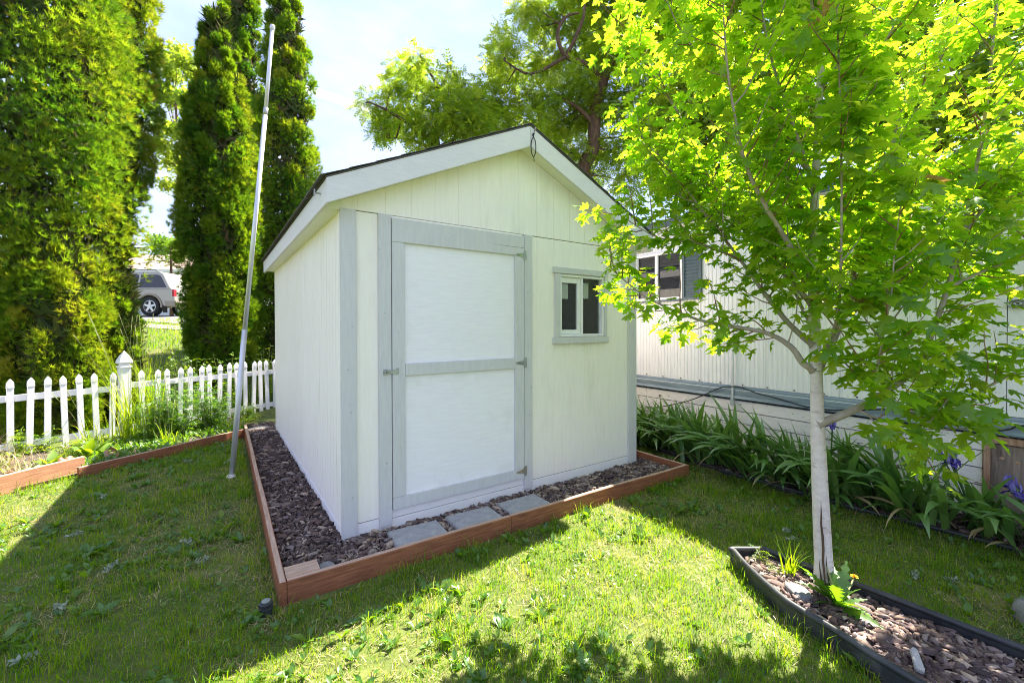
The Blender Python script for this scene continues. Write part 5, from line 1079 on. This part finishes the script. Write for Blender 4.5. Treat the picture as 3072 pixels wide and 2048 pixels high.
for L_, lab, sd in ((TL, 'bright green broadleaf tree behind the trailer, left of the maple trunk', 503), (TR_, 'bright green broadleaf tree behind the trailer, right of the maple trunk', 504)):
    c = np.mean(np.array(L_)[:, :3], 0); zb = min(l[2] for l in L_)
    lump_tree('broadleaf_tree', (c[0], c[1], 0), L_, 120, .66, M_FAR, card_template, lab, sd, LOCBARK, [([(c[0], c[1], -.1), (c[0] + .1, c[1], zb - .5), (c[0], c[1] + .2, c[2]), (c[0], c[1], c[2] + 3)], .3, .06), ([(c[0], c[1], zb), (c[0] + 1.8, c[1] - 1.2, c[2])], .14, .05), ([(c[0], c[1], zb), (c[0] - 1.8, c[1] + 1.2, c[2])], .14, .05)], 'trees behind the trailer', tmean=.62)
c = np.mean(np.array(GAPT)[:, :3], 0)
lump_tree('pale_tree', (c[0], c[1], gz(c[0], c[1])), GAPT, 380, .42, M_FAR, card_template, 'pale green street tree in the gap between the tall evergreens', 505, LOCBARK, [([(c[0], c[1], gz(c[0], c[1]) - .2), (c[0] - .1, c[1], 5.5), (c[0] + .1, c[1], 9), (c[0], c[1], 13)], .2, .05), ([(c[0], c[1], 6.2), (c[0] + .5, c[1] - .3, 7.2), (c[0] + .9, c[1] - .6, 7.9), (c[0] + .8, c[1] - .5, 8.8)], .07, .03)], tmean=.75)
c = np.mean(np.array(GAPS)[:, :3], 0)
lump_tree('garden_shrub', (c[0], c[1], gz(c[0], c[1])), GAPS, 500, .25, M_FAR, card_template, 'rounded dark shrub above the white house wall behind the SUV', 506, LOCBARK, [([(c[0], c[1], gz(c[0], c[1]) - .2), (c[0], c[1], c[2])], .1, .04)], tmean=.2)
# small dark conifer tip by the shed roof
def conifer(x, y, top, label):
    root = tag(empty('conifer', (x, y, 0)), label, 'tree'); r = np.random.default_rng(507)
    child(MB().tube([(x, y, 0), (x, y, top * .6), (x, y, top)], [.16, .08, .01], 7).build('trunk', DARKBARK), root); parts = []
    n = 1500; u = r.random(n) ** .7; z = top * (1 - .55 * u); a = r.random(n) * 6.283; rr = .12 + 1.3 * u * r.uniform(.3, 1, n)
    pos = np.c_[x + rr * np.cos(a), y + rr * np.sin(a), z - .1 * rr]; f = unit(np.c_[np.cos(a), np.sin(a), r.normal(.15, .3, n)]); tV, tF = fan_template(5, .9, 5); s = r.uniform(.16, .34, n)
    o = link_mesh('crown', join_arrays('crown', [instance_arrays(tV, tF, pos, frames(unit(r.normal(0, .4, (n, 3)) + [0, 0, 1]), f), np.c_[s, s, s], np.clip(r.normal(.1, .1, n), 0, 1))], M_ARB)); o['kind'] = 'stuff'; child(o, root)
conifer(3.55, 20.4, 9.0, 'dark conifer tip just over the left end of the shed roof')

# ------------------------------------------------------------------ young maple
def maple_leaf(fold=-.16, curl=.15):
    half = [(.10, -.03), (.28, .0), (.45, .08), (.30, .19), (.20, .27), (.40, .38), (.61, .62), (.38, .56), (.16, .50), (.20, .68), (.26, .80), (.11, .83), (.06, .95)]
    pts = [(0, 0)] + half + [(0, 1.02)] + [(-x, y) for x, y in half[::-1]]
    V = [(0, .33, -.01)] + [(x, y, fold * abs(x) - curl * max(0, y - .3) ** 1.4 + .05 * math.sin(9 * x + 3 * y + 7 * fold)) for x, y in pts]
    n = len(pts); F = [(0, i + 1, (i + 1) % n + 1) for i in range(n)]
    b = len(V); V += [(-.012, 0, 0), (.012, 0, 0), (0, -.62, .10)]; F.append((b, b + 1, b + 2))
    return np.array(V), np.array(F)
MLV, MLF = maple_leaf(); MLS = [maple_leaf(-.16, .15)[0], maple_leaf(-.42, .45)[0], maple_leaf(.22, .30)[0], maple_leaf(-.25, -.15)[0]]
def maple():
    r = np.random.default_rng(601); base = Vector((2.12, -2.14, -.05))
    root = tag(empty('maple_tree', base), 'young maple with pale trunk growing in the black-edged bark bed', 'tree', None)
    pos = []; fw = []; up = []; sz = []; tw = MB(); twr = MB()
    for li, (nm, pts, r0, r1) in enumerate(MAPLE):
        P, R = smooth_path(pts, list(np.linspace(r0 ** .7, r1 ** .7, len(pts)) ** (1 / .7)), 5)
        if li == 0:
            R[0] *= 1.25; R[1] *= 1.12
            P[0] = P[0] - np.array([0, 0, .08])
        else:
            R = [q * .82 for q in R]; R[0] *= 1.5; R[1] *= 1.2
        child(MB().tube(P, R, 16 if li == 0 else 8).build(nm, BARK if li == 0 else LIMBM, smooth=True), root)
        P = np.array(P); seg = np.linalg.norm(np.diff(P, axis=0), axis=1); cum = np.r_[0, np.cumsum(seg)]; Lt = cum[-1]
        s = (1.75 if li == 0 else Lt * .14); shoot = r0 <= .0125
        while s < Lt:
            p = np.array([np.interp(s, cum, P[:, k]) for k in range(3)]); p2 = np.array([np.interp(min(s + .05, Lt), cum, P[:, k]) for k in range(3)]); tg = unit((p2 - p)[None] + 1e-6)[0]
            a = unit(np.cross(tg, r.normal(0, 1, 3))[None])[0]; d = unit((a * .95 + tg * .45 + np.array([0, 0, .30]))[None])[0]
            ln = r.uniform(.16, .48) * (1 - .35 * s / Lt) * (1.25 if li == 0 else 1); nseg = 5; q = p.copy(); pl = [q.copy()]
            for k in range(nseg): d = unit((d + np.array([0, 0, .10]) + r.normal(0, .10, 3))[None])[0]; q = q + d * ln / nseg; pl.append(q.copy())
            (twr if r.random() < .6 else tw).tube(pl, list(np.linspace(.0048, .0016, nseg + 1)), 4, cap=False)
            pl = np.array(pl); k = .12
            while k <= 1.0:
                q = np.array([np.interp(k * nseg, range(nseg + 1), pl[:, c]) for c in range(3)]); t = unit((pl[min(int(k * nseg) + 1, nseg)] - pl[min(int(k * nseg), nseg - 1)])[None])[0]
                side = unit(np.cross(t, r.normal(0, 1, 3))[None])[0]
                for sg in (-1, 1):
                    dirn = unit((side * sg * .9 + t * .55 + r.normal(0, .22, 3))[None])[0]; pl_ = r.uniform(.035, .07); bpos = q + dirn * pl_
                    fwd = unit((dirn * [1, 1, .35] + np.array([0, 0, -.42]) + r.normal(0, .22, 3))[None])[0]
                    pos.append(bpos); fw.append(fwd); up.append(unit((np.array([0, 0, 1]) + r.normal(0, .34, 3) + fwd * .2)[None])[0]); sz.append(r.uniform(.055, .098) * (1.2 if shoot and pts[0][1] < -1.9 else 1))
                k += r.uniform(.11, .17)
            s += r.uniform(.044, .076)
    o = child(tw.build('twigs', LIMBM), root); o['kind'] = 'stuff'; o = child(twr.build('twigs', TWIG), root); o['kind'] = 'stuff'
    # split bark at the foot of the trunk, facing the lawn
    tp = MAPLE[0][1]; b0, b1 = np.array(tp[0]), np.array(tp[1]); ax = (b1 - b0)
    view = unit((np.array([-.73, -3.15, 0]) - b0)[None] * [1, 1, 0])[0]; sd = np.array([-view[1], view[0], 0])
    mb = MB()
    def split(u0, u1, off, w):
        Q = []; Rr = []
        for u in np.linspace(u0, u1, 9): 
            rr = (.056 * (1.25 - .5 * min(.5, u))) * .985; an = off + .05 * math.sin(u * 14); Q.append(b0 + ax * u + (view * math.cos(an) + sd * math.sin(an)) * rr); Rr.append(w * (math.sin(math.pi * (u - u0) / (u1 - u0)) * .9 + .1))
        mb.tube(Q, Rr, 6)
    split(-.06, 1.05, .02, .0062); split(-.06, .42, .28, .0045); split(-.06, .36, -.26, .004)
    child(mb.build('bark_split', BARKD, smooth=True), root)
    pos = np.array(pos); fw = np.array(fw); up = np.array(up); sz = np.array(sz)
    ok = ~((pos[:, 1] > -.30) & (pos[:, 0] < 3.3) & (pos[:, 2] < 3.4)) & (pos[:, 0] < 4.1); pos, fw, up, sz = pos[ok], fw[ok], up[ok], sz[ok]; n = len(pos)
    # a natural gap in the lower left of the crown
    gd = pos - np.array((1.55, -1.58, 1.80)); ga = gd @ np.array((.817, .566, .109)); gr = np.linalg.norm(gd - ga[:, None] * np.array((.817, .566, .109)), axis=1); ok = ~((np.abs(ga) < .62) & (gr < .145) & (r.random(n) < .88)); pos, fw, up, sz = pos[ok], fw[ok], up[ok], sz[ok]; n = len(pos)
    Rm = frames(up, fw); tint = np.clip(r.normal(.46, .20, n), 0, 1)
    rel = pos - np.array([-.7316, -3.1546, 1.4979]); dep = rel @ np.array(FWD); u = rel @ np.array(RIGHT) / dep; v = rel @ np.array(UP) / dep
    score = np.where((np.abs(u) < 1.18) & (v < .78) & (v > -.8) & (dep > .3), sz / dep, 0); order = np.argsort(-score); big = order[:300]; rest = order[300:]
    o = link_mesh('foliage', join_arrays('foliage', [instance_arrays(MLS[k], MLF, pos[rest[k::4]], Rm[rest[k::4]], np.repeat(sz[rest[k::4]][:, None], 3, 1), tint[rest[k::4]]) for k in range(4)], M_MAPLE)); o['kind'] = 'stuff'; child(o, root)
    vars_ = [quick_mesh('leaf', MLS[k % 4], MLF, M_MAPLE, False, np.full(len(MLV), t)) for k, t in enumerate(np.linspace(.25, .8, 8))] + [quick_mesh('leaf', MLV, MLF, M_REDLF, False, np.full(len(MLV), .4))]
    for i in big:
        q = 8 if r.random() < .02 else int(r.integers(0, 8)); o = link_mesh('leaf', vars_[q]); m4 = Matrix.Identity(4); s_ = float(sz[i])
        for a in range(3):
            for b in range(3): m4[a][b] = float(Rm[i][a][b]) * s_
            m4[a][3] = float(pos[i][a]) - base[a]
        o.parent = root; o.matrix_local = m4
    print('maple leaves', n)
maple()

# ------------------------------------------------------------------ irises
def iris_leaf(L_, el0, el1, w, seed):
    r = np.random.default_rng(seed); ns = 8; V = []; F = []; p = np.array([0., 0.]); 
    for i in range(ns + 1):
        u = i / ns; ww = w * (.55 + .9 * u * (1 - u) * 1.6) * (1 if u < .6 else (1 - ((u - .6) / .4) ** 1.6)) + .001; tw_ = .35 * u * (1 if seed % 2 else -1)
        V += [(-ww / 2 * math.cos(tw_), p[0] + 0, p[1] - ww / 2 * math.sin(tw_)), (0, p[0] + .10 * ww, p[1] + .06 * ww), (ww / 2 * math.cos(tw_), p[0], p[1] + ww / 2 * math.sin(tw_))]
        el = el0 + (el1 - el0) * u ** 1.5; p = p + np.array([math.cos(el), math.sin(el)]) * L_ / ns
    for i in range(ns):
        a = i * 3
        for k in (0, 1): F += [(a + k, a + k + 1, a + k + 4, a + k + 3)]
    return quick_mesh('leaf', V, F, M_IRIS, True, np.full(len(V), r.uniform(.15, .6)))
iv_ = [iris_leaf(.56, 1.40, .80, .060, 1), iris_leaf(.62, 1.20, .2, .064, 2), iris_leaf(.68, 1.1, -.4, .066, 3), iris_leaf(.52, 1.5, 1.1, .056, 4), iris_leaf(.66, 1.0, -.8, .062, 5), iris_leaf(.62, .85, -.1, .060, 6), iris_leaf(.66, 1.3, .6, .064, 7), iris_leaf(.50, .75, -.9, .060, 8), iris_leaf(.58, 1.1, -.2, .056, 9)]
iv_.append(iris_leaf(.46, .7, -1.1, .04, 10)); iv_[9].materials[0] = M_STRAW
ipos = [(4.02, 1.55), (3.98, 1.12), (4.06, .72), (3.96, .36), (4.05, .02), (3.92, -.30), (4.02, -.62), (3.90, -.95), (4.0, -1.28), (3.88, -1.58), (4.02, -1.86), (3.92, -2.16), (4.06, -2.45), (3.98, -2.78), (4.02, -3.15)]
ilab = ['iris clump furthest back beside the shed corner', 'iris clump second from the shed end of the trailer bed', 'iris clump below the left end of the sagging cable', 'iris clump left of the grey conduit', 'iris clump almost under the grey conduit', 'dense iris clump in front of the conduit foot', 'iris clump just right of the conduit', 'iris clump midway between conduit and maple trunk', 'iris clump left of the maple trunk in view', 'iris clump half hidden behind the maple trunk', 'iris clump appearing right of the maple trunk', 'iris clump with arching leaves before the white skirting boards', 'iris clump carrying purple flowers left of the wooden hatch', 'iris clump in front of the wooden hatch with a purple flower', 'iris clump at the far right edge before the hatch']
def iris_flower(parent, root, c, s, seed):
    r = np.random.default_rng(seed); f = empty('flower', c); child(f, root)
    for k in range(3):
        for kind in ('standard', 'fall'):
            a = 2.094 * k + (0 if kind == 'fall' else 1.05) + r.normal(0, .2); V = []; F = []; ns = 6; p = np.array([.008, 0.]); el = .5 if kind == 'fall' else 1.3
            for i in range(ns + 1):
                u = i / ns; ww = s * .62 * math.sin(math.pi * min(.93, .12 + u * .82)) ; V += [(-ww / 2, p[0], p[1] + .015 * math.sin(u * 8)), (-ww / 5, p[0] + .008, p[1] - .004), (ww / 5, p[0] + .008, p[1] - .004), (ww / 2, p[0], p[1] + .012 * math.sin(u * 7 + 1))]
                e_ = (el - 2.3 * u if kind == 'fall' else el + 1.1 * (u - .3)); p = p + np.array([math.cos(e_), math.sin(e_)]) * s / ns * (1 if kind == 'fall' else .9)
            for i in range(ns): F += [(i * 4 + k2, i * 4 + k2 + 1, i * 4 + k2 + 5, i * 4 + k2 + 4) for k2 in range(3)]
            V = np.array(V); ca, sa_ = math.cos(a), math.sin(a); V = np.c_[V[:, 0] * ca - V[:, 1] * sa_, V[:, 0] * sa_ + V[:, 1] * ca, V[:, 2]]
            o = link_mesh('petal', quick_mesh('petal', V, F, M_FALL if kind == 'fall' else M_PURP, True, np.full(len(V), r.random())), f)
for i, ((x, y), lab) in enumerate(zip(ipos, ilab)):
    x -= .09
    r = np.random.default_rng(700 + i); root = tag(empty('iris_plant', (x, y, -.03)), lab, 'iris', 'irises along the trailer')
    n = 44 if i < 12 else 30
    for k in range(n):
        o = link_mesh('leaf', iv_[9 if r.random() < .05 else int(r.integers(0, 9))], root); a = 2 * math.pi * k / n + r.normal(0, .35)
        toward = a if math.cos(a + math.pi / 2) < .35 else a + r.uniform(1.2, 2.6)
        o.location = (r.normal(-.03, .07), r.normal(0, .10), r.uniform(-.02, .01)); o.rotation_euler = (0, 0, toward); s_ = r.uniform(.9, 1.38) * (.68 if i >= 12 else 1); o.scale = (r.uniform(.85, 1.1), s_, s_)
    fl = {9: [(3.60, -1.66, .640, .062)], 12: [(3.90, -2.33, .475, .085), (3.93, -2.27, .485, .075), (3.84, -2.34, .455, .065)], 13: [(4.06, -2.61, .310, .10), (4.03, -2.64, .285, .085)]}.get(i, [])
    for q, (fx, fy, fz, fs) in enumerate(fl):
        P, R_ = smooth_path([(x + .02 * q, y, -.03), ((x + fx) / 2, (y + fy) / 2, fz * .55), (fx, fy, fz)], .0055, 4); child(MB().tube(P, R_, 6).build('stem', M_IRIS, smooth=True), root); iris_flower(None, root, (fx, fy, fz), fs, 800 + i * 5 + q)

# ------------------------------------------------------------------ weeds of the fence bed and tree bed
def arcs(r, n, hr, wr, lean, c, spread, nseg=5, tint=(.3, .7)):
    parts_V = []; parts_F = []; T = []
    for i in range(n):
        h = r.uniform(*hr); w = r.uniform(*wr); a = r.random() * 6.283; ln = abs(r.normal(lean, lean * .5)); b = np.array([c[0] + r.normal(0, spread), c[1] + r.normal(0, spread), c[2]]); d = np.array([math.cos(a), math.sin(a), 0]); s = np.array([-d[1], d[0], 0]); el = math.pi / 2 - .12; p = b.copy(); V = []
        for k in range(nseg + 1):
            u = k / nseg; ww = w * (1 - u ** 1.5) * .5 + .0004; V += [p - s * ww, p + s * ww]; e_ = el - ln * 2.2 * u ** 1.4; p = p + (d * math.cos(e_) + np.array([0, 0, math.sin(e_)])) * h / nseg
        o = len(parts_V); parts_V += V; parts_F += [(o + 2 * k, o + 2 * k + 1, o + 2 * k + 3, o + 2 * k + 2) for k in range(nseg)]; T += [r.uniform(*tint)] * len(V)
    return np.array(parts_V), np.array(parts_F), np.array(T)
def tall_grass(x, y, n, hr, label, seed, m=None, wr=(.005, .011), lean=.5, spread=.07, heads=0, group='tall grasses by the picket fence', tint=(.3, .75), name='tall_grass', cat='grass clump'):
    r = np.random.default_rng(seed); z = gz(x, y); root = tag(empty(name, (x, y, z)), label, cat, group, 'thing')
    V, F, T = arcs(r, n, hr, wr, lean, (0, 0, -.01), spread, tint=tint); o = link_mesh('blades', quick_mesh('blades', V, F, m or M_GRASS, True, T), root); o['kind'] = 'stuff'
    for k in range(heads):
        h = hr[1] * r.uniform(1.0, 1.25); dx, dy = r.normal(0, .10, 2); P, R_ = smooth_path([(dx * .2, dy * .2, 0), (dx * .7, dy * .7, h * .6), (dx * 1.6, dy * 1.6, h)], .0017, 3); mb = MB().tube(P, R_, 5)
        e = Vector(P[-1]); q = Vector(P[-2]); dd = (e - q).normalized(); mb.tube([e, e + dd * .03, e + dd * .07, e + dd * .11], [.0022, .0050, .0042, .001], 6); mb.build('seed_stalk', M_SEEDST, root, smooth=True)
M_SEEDST = mat('seed_stalk_green', (.16, .20, .06), (.30, .30, .13), 30, rough=.8, bump=.1)
def leafy_weed(x, y, h, w, nst, label, seed, m=None, tmean=.4, sz=.12, z=None, group='leafy weeds by the picket fence', lv=26):
    r = np.random.default_rng(seed); z = gz(x, y) if z is None else z; root = tag(empty('leafy_weed', (x, y, z)), label, 'weed', group); st = MB(); P0 = []; FW = []; S = []
    for k in range(nst):
        a = r.random() * 6.283; sp = w * math.sqrt(r.random()); hh = h * r.uniform(.65, 1.05); tip = np.array([sp * math.cos(a), sp * math.sin(a), hh]); b = np.array([sp * .35 * math.cos(a), sp * .35 * math.sin(a), -.02]); mid = (b + tip) / 2 + r.normal(0, .02, 3)
        st.tube([b, mid, tip], [.006, .0045, .002], 5)
        for j in range(lv):
            u = r.uniform(.12, 1.02); p = b * (1 - u) + tip * u; an = r.random() * 6.283; f = np.array([math.cos(an), math.sin(an), r.uniform(-.25, .6)]); P0.append(p); FW.append(f); S.append(sz * r.uniform(.6, 1.2) * (1.15 - .5 * u))
    st.build('stems', M_SEEDST, root); n = len(P0); P0 = np.array(P0); FW = unit(np.array(FW)); S = np.array(S); parts = []
    tV, tF = comp_template(seed, 5); parts.append(instance_arrays(tV, tF, P0, frames(unit(r.normal(0, .35, (n, 3)) + [0, 0, 1]), FW), np.c_[S * 1.0, S, S], np.clip(r.normal(tmean, .16, n), 0, 1)))
    o = link_mesh('foliage', join_arrays('foliage', parts, m or M_WEED), root); o['kind'] = 'stuff'; return root
def rosette(x, y, z, n, L_, wid, label, name, cat, seed, tint=(.3, .8), el=(.25, 1.2), group=None, lobed=False):
    r = np.random.default_rng(seed); root = tag(empty(name, (x, y, z)), label, cat, group)
    def lm(q):
        ns = 13 if lobed else 7; V = []; F = []
        for i in range(ns + 1):
            u = i / ns; ww = wid * math.sin(math.pi * min(.95, .08 + .85 * u)) ** 1.2 * (1 + (.55 if i % 2 else -.40) * (1 if lobed else .2)); zz = .25 * u - .38 * u * u; V += [(-ww / 2, u * .95, zz + .05 * ww), (0, u * .95 + (.02 if i == ns else 0), zz - .01), (ww / 2, u * .95, zz + .05 * ww)]
        for i in range(ns):
            for k in (0, 1): F.append((i * 3 + k, i * 3 + k + 1, i * 3 + k + 4, i * 3 + k + 3))
        return quick_mesh('leaf', V, F, M_WEED, True, np.full(len(V), r.uniform(*tint)))
    ms = [lm(q) for q in range(4)]
    for k in range(n):
        o = link_mesh('leaf', ms[k % 4], root); a = 2.4 * k + r.normal(0, .3); e = r.uniform(*el); s_ = L_ * r.uniform(.6, 1.1); o.rotation_euler = (e, r.normal(0, .25), a); o.scale = (s_, s_, s_); o.location = (.012 * math.cos(a), .012 * math.sin(a), 0)
    return root
tall_grass(-1.72, 4.58, 85, (.5, 1.35), 'tallest grass clump rising in front of the white fence post', 901, heads=7, wr=(.006, .014), lean=.38, tint=(.4, .75))
tall_grass(-1.50, 4.68, 70, (.4, 1.2), 'tall grass clump just right of the fence post', 902, heads=5, wr=(.006, .013), lean=.45, tint=(.35, .7))
tall_grass(-2.05, 4.35, 40, (.3, .60), 'grass clump at the foot of the pickets left of the post', 903, heads=2, lean=.6)
tall_grass(-1.62, 5.55, 50, (.6, 1.35), 'tall seeding grass behind the fence in the gap between evergreens', 904, heads=8, lean=.35)
tall_grass(-1.22, 3.95, 34, (.22, .45), 'grass tuft growing over the low reddish edging plank', 905, heads=3, lean=.6)
tall_grass(-.42, 4.42, 40, (.18, .38), 'half dry grass tuft beside the flagpole at the plank end', 906, lean=.7, tint=(.5, 1))
tall_grass(-2.70, 3.70, 260, (.16, .42), 'straw dry grass at the left end of the fence bed', 907, M_STRAW, wr=(.003, .006), lean=.8, spread=.16, group='dry grass in the fence bed', tint=(0, 1), name='dry_grass')
tall_grass(-2.45, 3.18, 260, (.10, .26), 'low straw dry grass just behind the sunlit plank', 908, M_STRAW, wr=(.003, .006), lean=.9, spread=.17, group='dry grass in the fence bed', tint=(0, 1), name='dry_grass')
tall_grass(-2.95, 4.15, 160, (.2, .5), 'dry grass under the leftmost pickets', 909, M_STRAW, wr=(.003, .006), lean=.7, spread=.14, group='dry grass in the fence bed', tint=(0, 1), name='dry_grass')
tall_grass(-2.75, 2.90, 240, (.06, .18), 'straw thatch behind the left end of the sunlit plank', 910, M_STRAW, wr=(.003, .006), lean=1.0, spread=.17, group='dry grass in the fence bed', tint=(0, 1), name='dry_grass')
tall_grass(-2.25, 3.75, 150, (.08, .24), 'straw grass around the smaller dock', 900, M_STRAW, wr=(.003, .005), lean=.9, spread=.18, group='dry grass in the fence bed', tint=(0, 1), name='dry_grass')
leafy_weed(-1.15, 4.50, .80, .34, 24, 'dark leafy weed bush in front of the fence middle', 911, tmean=.30)
leafy_weed(-.80, 4.70, .72, .32, 22, 'dark leafy weed bush left of the flagpole', 912, tmean=.28)
leafy_weed(-1.42, 4.35, .66, .26, 16, 'leafy weed right of the fence post', 913, tmean=.42)
leafy_weed(-.28, 5.30, .28, .14, 8, 'small fresh green weed at the back corner of the shed', 914, tmean=.7)
leafy_weed(-1.05, 5.75, 1.15, .32, 18, 'tall leafy weed showing above the middle pickets', 915, tmean=.6)
leafy_weed(-.55, 5.95, 1.05, .30, 16, 'tall leafy weed above the pickets left of the flagpole', 916, tmean=.5)
leafy_weed(.02, 6.25, 1.05, .22, 9, 'fresh leafy weed above the last pickets by the shed', 917, tmean=.75)
leafy_weed(-1.75, 6.2, .95, .40, 20, 'leafy weed behind the fence post', 918, tmean=.65)
leafy_weed(-2.2, 4.0, .22, .22, 12, 'low sunlit weed in front of the left pickets', 919, tmean=.85, sz=.10)
leafy_weed(-2.6, 4.55, .30, .25, 11, 'weed between the leftmost pickets', 920, tmean=.7)
rosette(-1.93, 3.78, -.02, 13, .26, .42, 'big leaved sunlit dock behind the joint of the two edging planks', 'dock_plant', 'weed', 921, (.6, 1), (.5, 1.25))
rosette(-2.22, 3.55, -.02, 9, .20, .42, 'smaller sunlit dock at the left of the fence bed', 'dock_plant', 'weed', 922, (.6, 1), (.4, 1.2))
rosette(-1.62, 3.62, -.02, 9, .16, .40, 'dock seedling just behind the low plank', 'dock_plant', 'weed', 923, (.3, .7), (.4, 1.2))
rosette(-.30, 4.95, -.02, 8, .16, .40, 'broad leaved weed at the foot of the last pickets', 'dock_plant', 'weed', 924, (.5, .8), (.4, 1.2))
# ground cover in the fence bed
def bed_cover():
    r = np.random.default_rng(931); n = 5200; s = r.uniform(-3.2, -.35, n); v = r.random(n); x = s; y0 = np.interp(x, [-3.4, -1.885, -1.884, -.40], [2.05, 3.28, 3.10, 4.14]); y1 = 4.35 + (x + 2.64) * .49 + .15; y = y0 + (y1 - y0) * v
    keep = r.random(n) < (.25 + .75 * (vnoise(x, y, .4, 15) > .42)) * np.where(x < -2.05, .22, 1); x, y = x[keep], y[keep]; n = len(x); a = r.random(n) * 6.283; e = r.uniform(.2, 1.2, n); f = np.c_[np.cos(a) * np.cos(e), np.sin(a) * np.cos(e), np.sin(e)]; sc_ = r.uniform(.03, .085, n)
    tV, tF = blade_leaf(3, .35, .3); t = np.clip(r.normal(.45 + .25 * (x < -1.9), .2, n), 0, 1)
    tag(link_mesh('ground_cover', join_arrays('ground_cover', [instance_arrays(tV, tF, np.c_[x, y, np.full(n, -.022) + r.random(n) * .05], frames(unit(r.normal(0, .4, (n, 3)) + [0, 0, 1]), f), np.c_[sc_, sc_, sc_], t)], M_WEED)), 'low weeds covering the bed in front of the picket fence', kind='stuff')
bed_cover()
V0, F0 = blade_leaf(5, .5, .9)
for i, (x, y, s_, lab) in enumerate([(-2.12, 3.30, .13, 'curled rust-brown leaf left of the plank end'), (-2.02, 3.42, .11, 'curled rust-brown leaf right behind the sunlit plank end'), (-2.35, 3.12, .12, 'dry orange leaf behind the middle of the sunlit plank'), (-1.72, 3.42, .15, 'upright dry leaf behind the joint of the planks'), (-1.66, 3.36, .12, 'dry brown leaf leaning on the low plank')]):
    o = link_mesh('dry_leaf', quick_mesh('dry_leaf', V0 * [1, 1, 1.4], F0, M_DRY, True, np.full(len(V0), i / 5))); o.location = (x, y, .03); o.rotation_euler = (.5 + .2 * (i % 3), .6 * (-1) ** i, i * 1.9); o.scale = (s_, s_, s_); tag(o, lab, 'dry leaf', 'dry leaves in the fence bed')
# tree-bed plants
dn = rosette(2.00, -2.245, .0, 20, .23, .22, 'large dandelion with one yellow flower at the foot of the maple', 'dandelion', 'dandelion', 941, (.05, .35), (.2, 1.15), lobed=True)
P, R_ = smooth_path([(0, 0, .0), (.10, -.01, .055), (.20, -.005, .095)], .0045, 4); MB().tube(P, R_, 6).build('stem', M_SEEDST, dn, smooth=True)
fl = MB(); r = np.random.default_rng(942)
for k in range(46):
    a = r.random() * 6.283; e = r.uniform(.15, 1.5); L_ = .021; d = Vector((math.cos(a) * math.cos(e), math.sin(a) * math.cos(e), math.sin(e) * .5)); s = Vector((-d.y, d.x, 0)).normalized() * .0028; c = Vector((.204, -.005, .097)); fl.add([c - s, c + s, c + d * L_ + s, c + d * L_ - s], [(0, 1, 2, 3)])
fl.build('flower', M_YEL, dn)
P, R_ = smooth_path([(0, 0, 0), (-.03, .03, .16), (-.02, .05, .20)], .004, 4); MB().tube(P, R_, 6).build('stem', M_SEEDST, dn, smooth=True)
tall_grass(2.115, -1.955, 30, (.16, .30), 'strappy pale green grass tuft left of the maple trunk', 951, wr=(.007, .013), lean=.42, spread=.015, group=None, tint=(.35, .6), name='grass_tuft')
leafy_weed(2.14, -1.79, .09, .05, 5, 'tiny weed in the corner of the black edging', 952, z=-.01, sz=.05, tmean=.75, group=None, lv=8)
leafy_weed(2.06, -1.90, .06, .03, 4, 'tiny seedling on the bark near the strappy tuft', 953, z=-.01, sz=.04, tmean=.8, group=None, lv=6)
leafy_weed(2.50, -2.93, .20, .09, 6, 'weed between black edging and pale rock at the lower right', 954, sz=.09, tmean=.6, group=None, lv=10)
for x, y, lab, sd in ((-.62, -1.25, 'dandelion rosette in the sunlit front lawn', 961), (.62, -1.72, 'dandelion rosette in the front lawn shade nearest the maple bed', 962), (-.05, -1.55, 'big dandelion rosette in the middle of the front lawn', 963), (-1.25, .0, 'dandelion rosette in the shaded left lawn', 964), (-.60, .55, 'dandelion rosette beside the left timber plank', 965)):
    rosette(x, y, gz(x, y) + .004, 11, .095, .34, lab, 'dandelion', 'dandelion', sd, (.25, .6), (.1, .9), 'dandelions in the lawn', lobed=True)
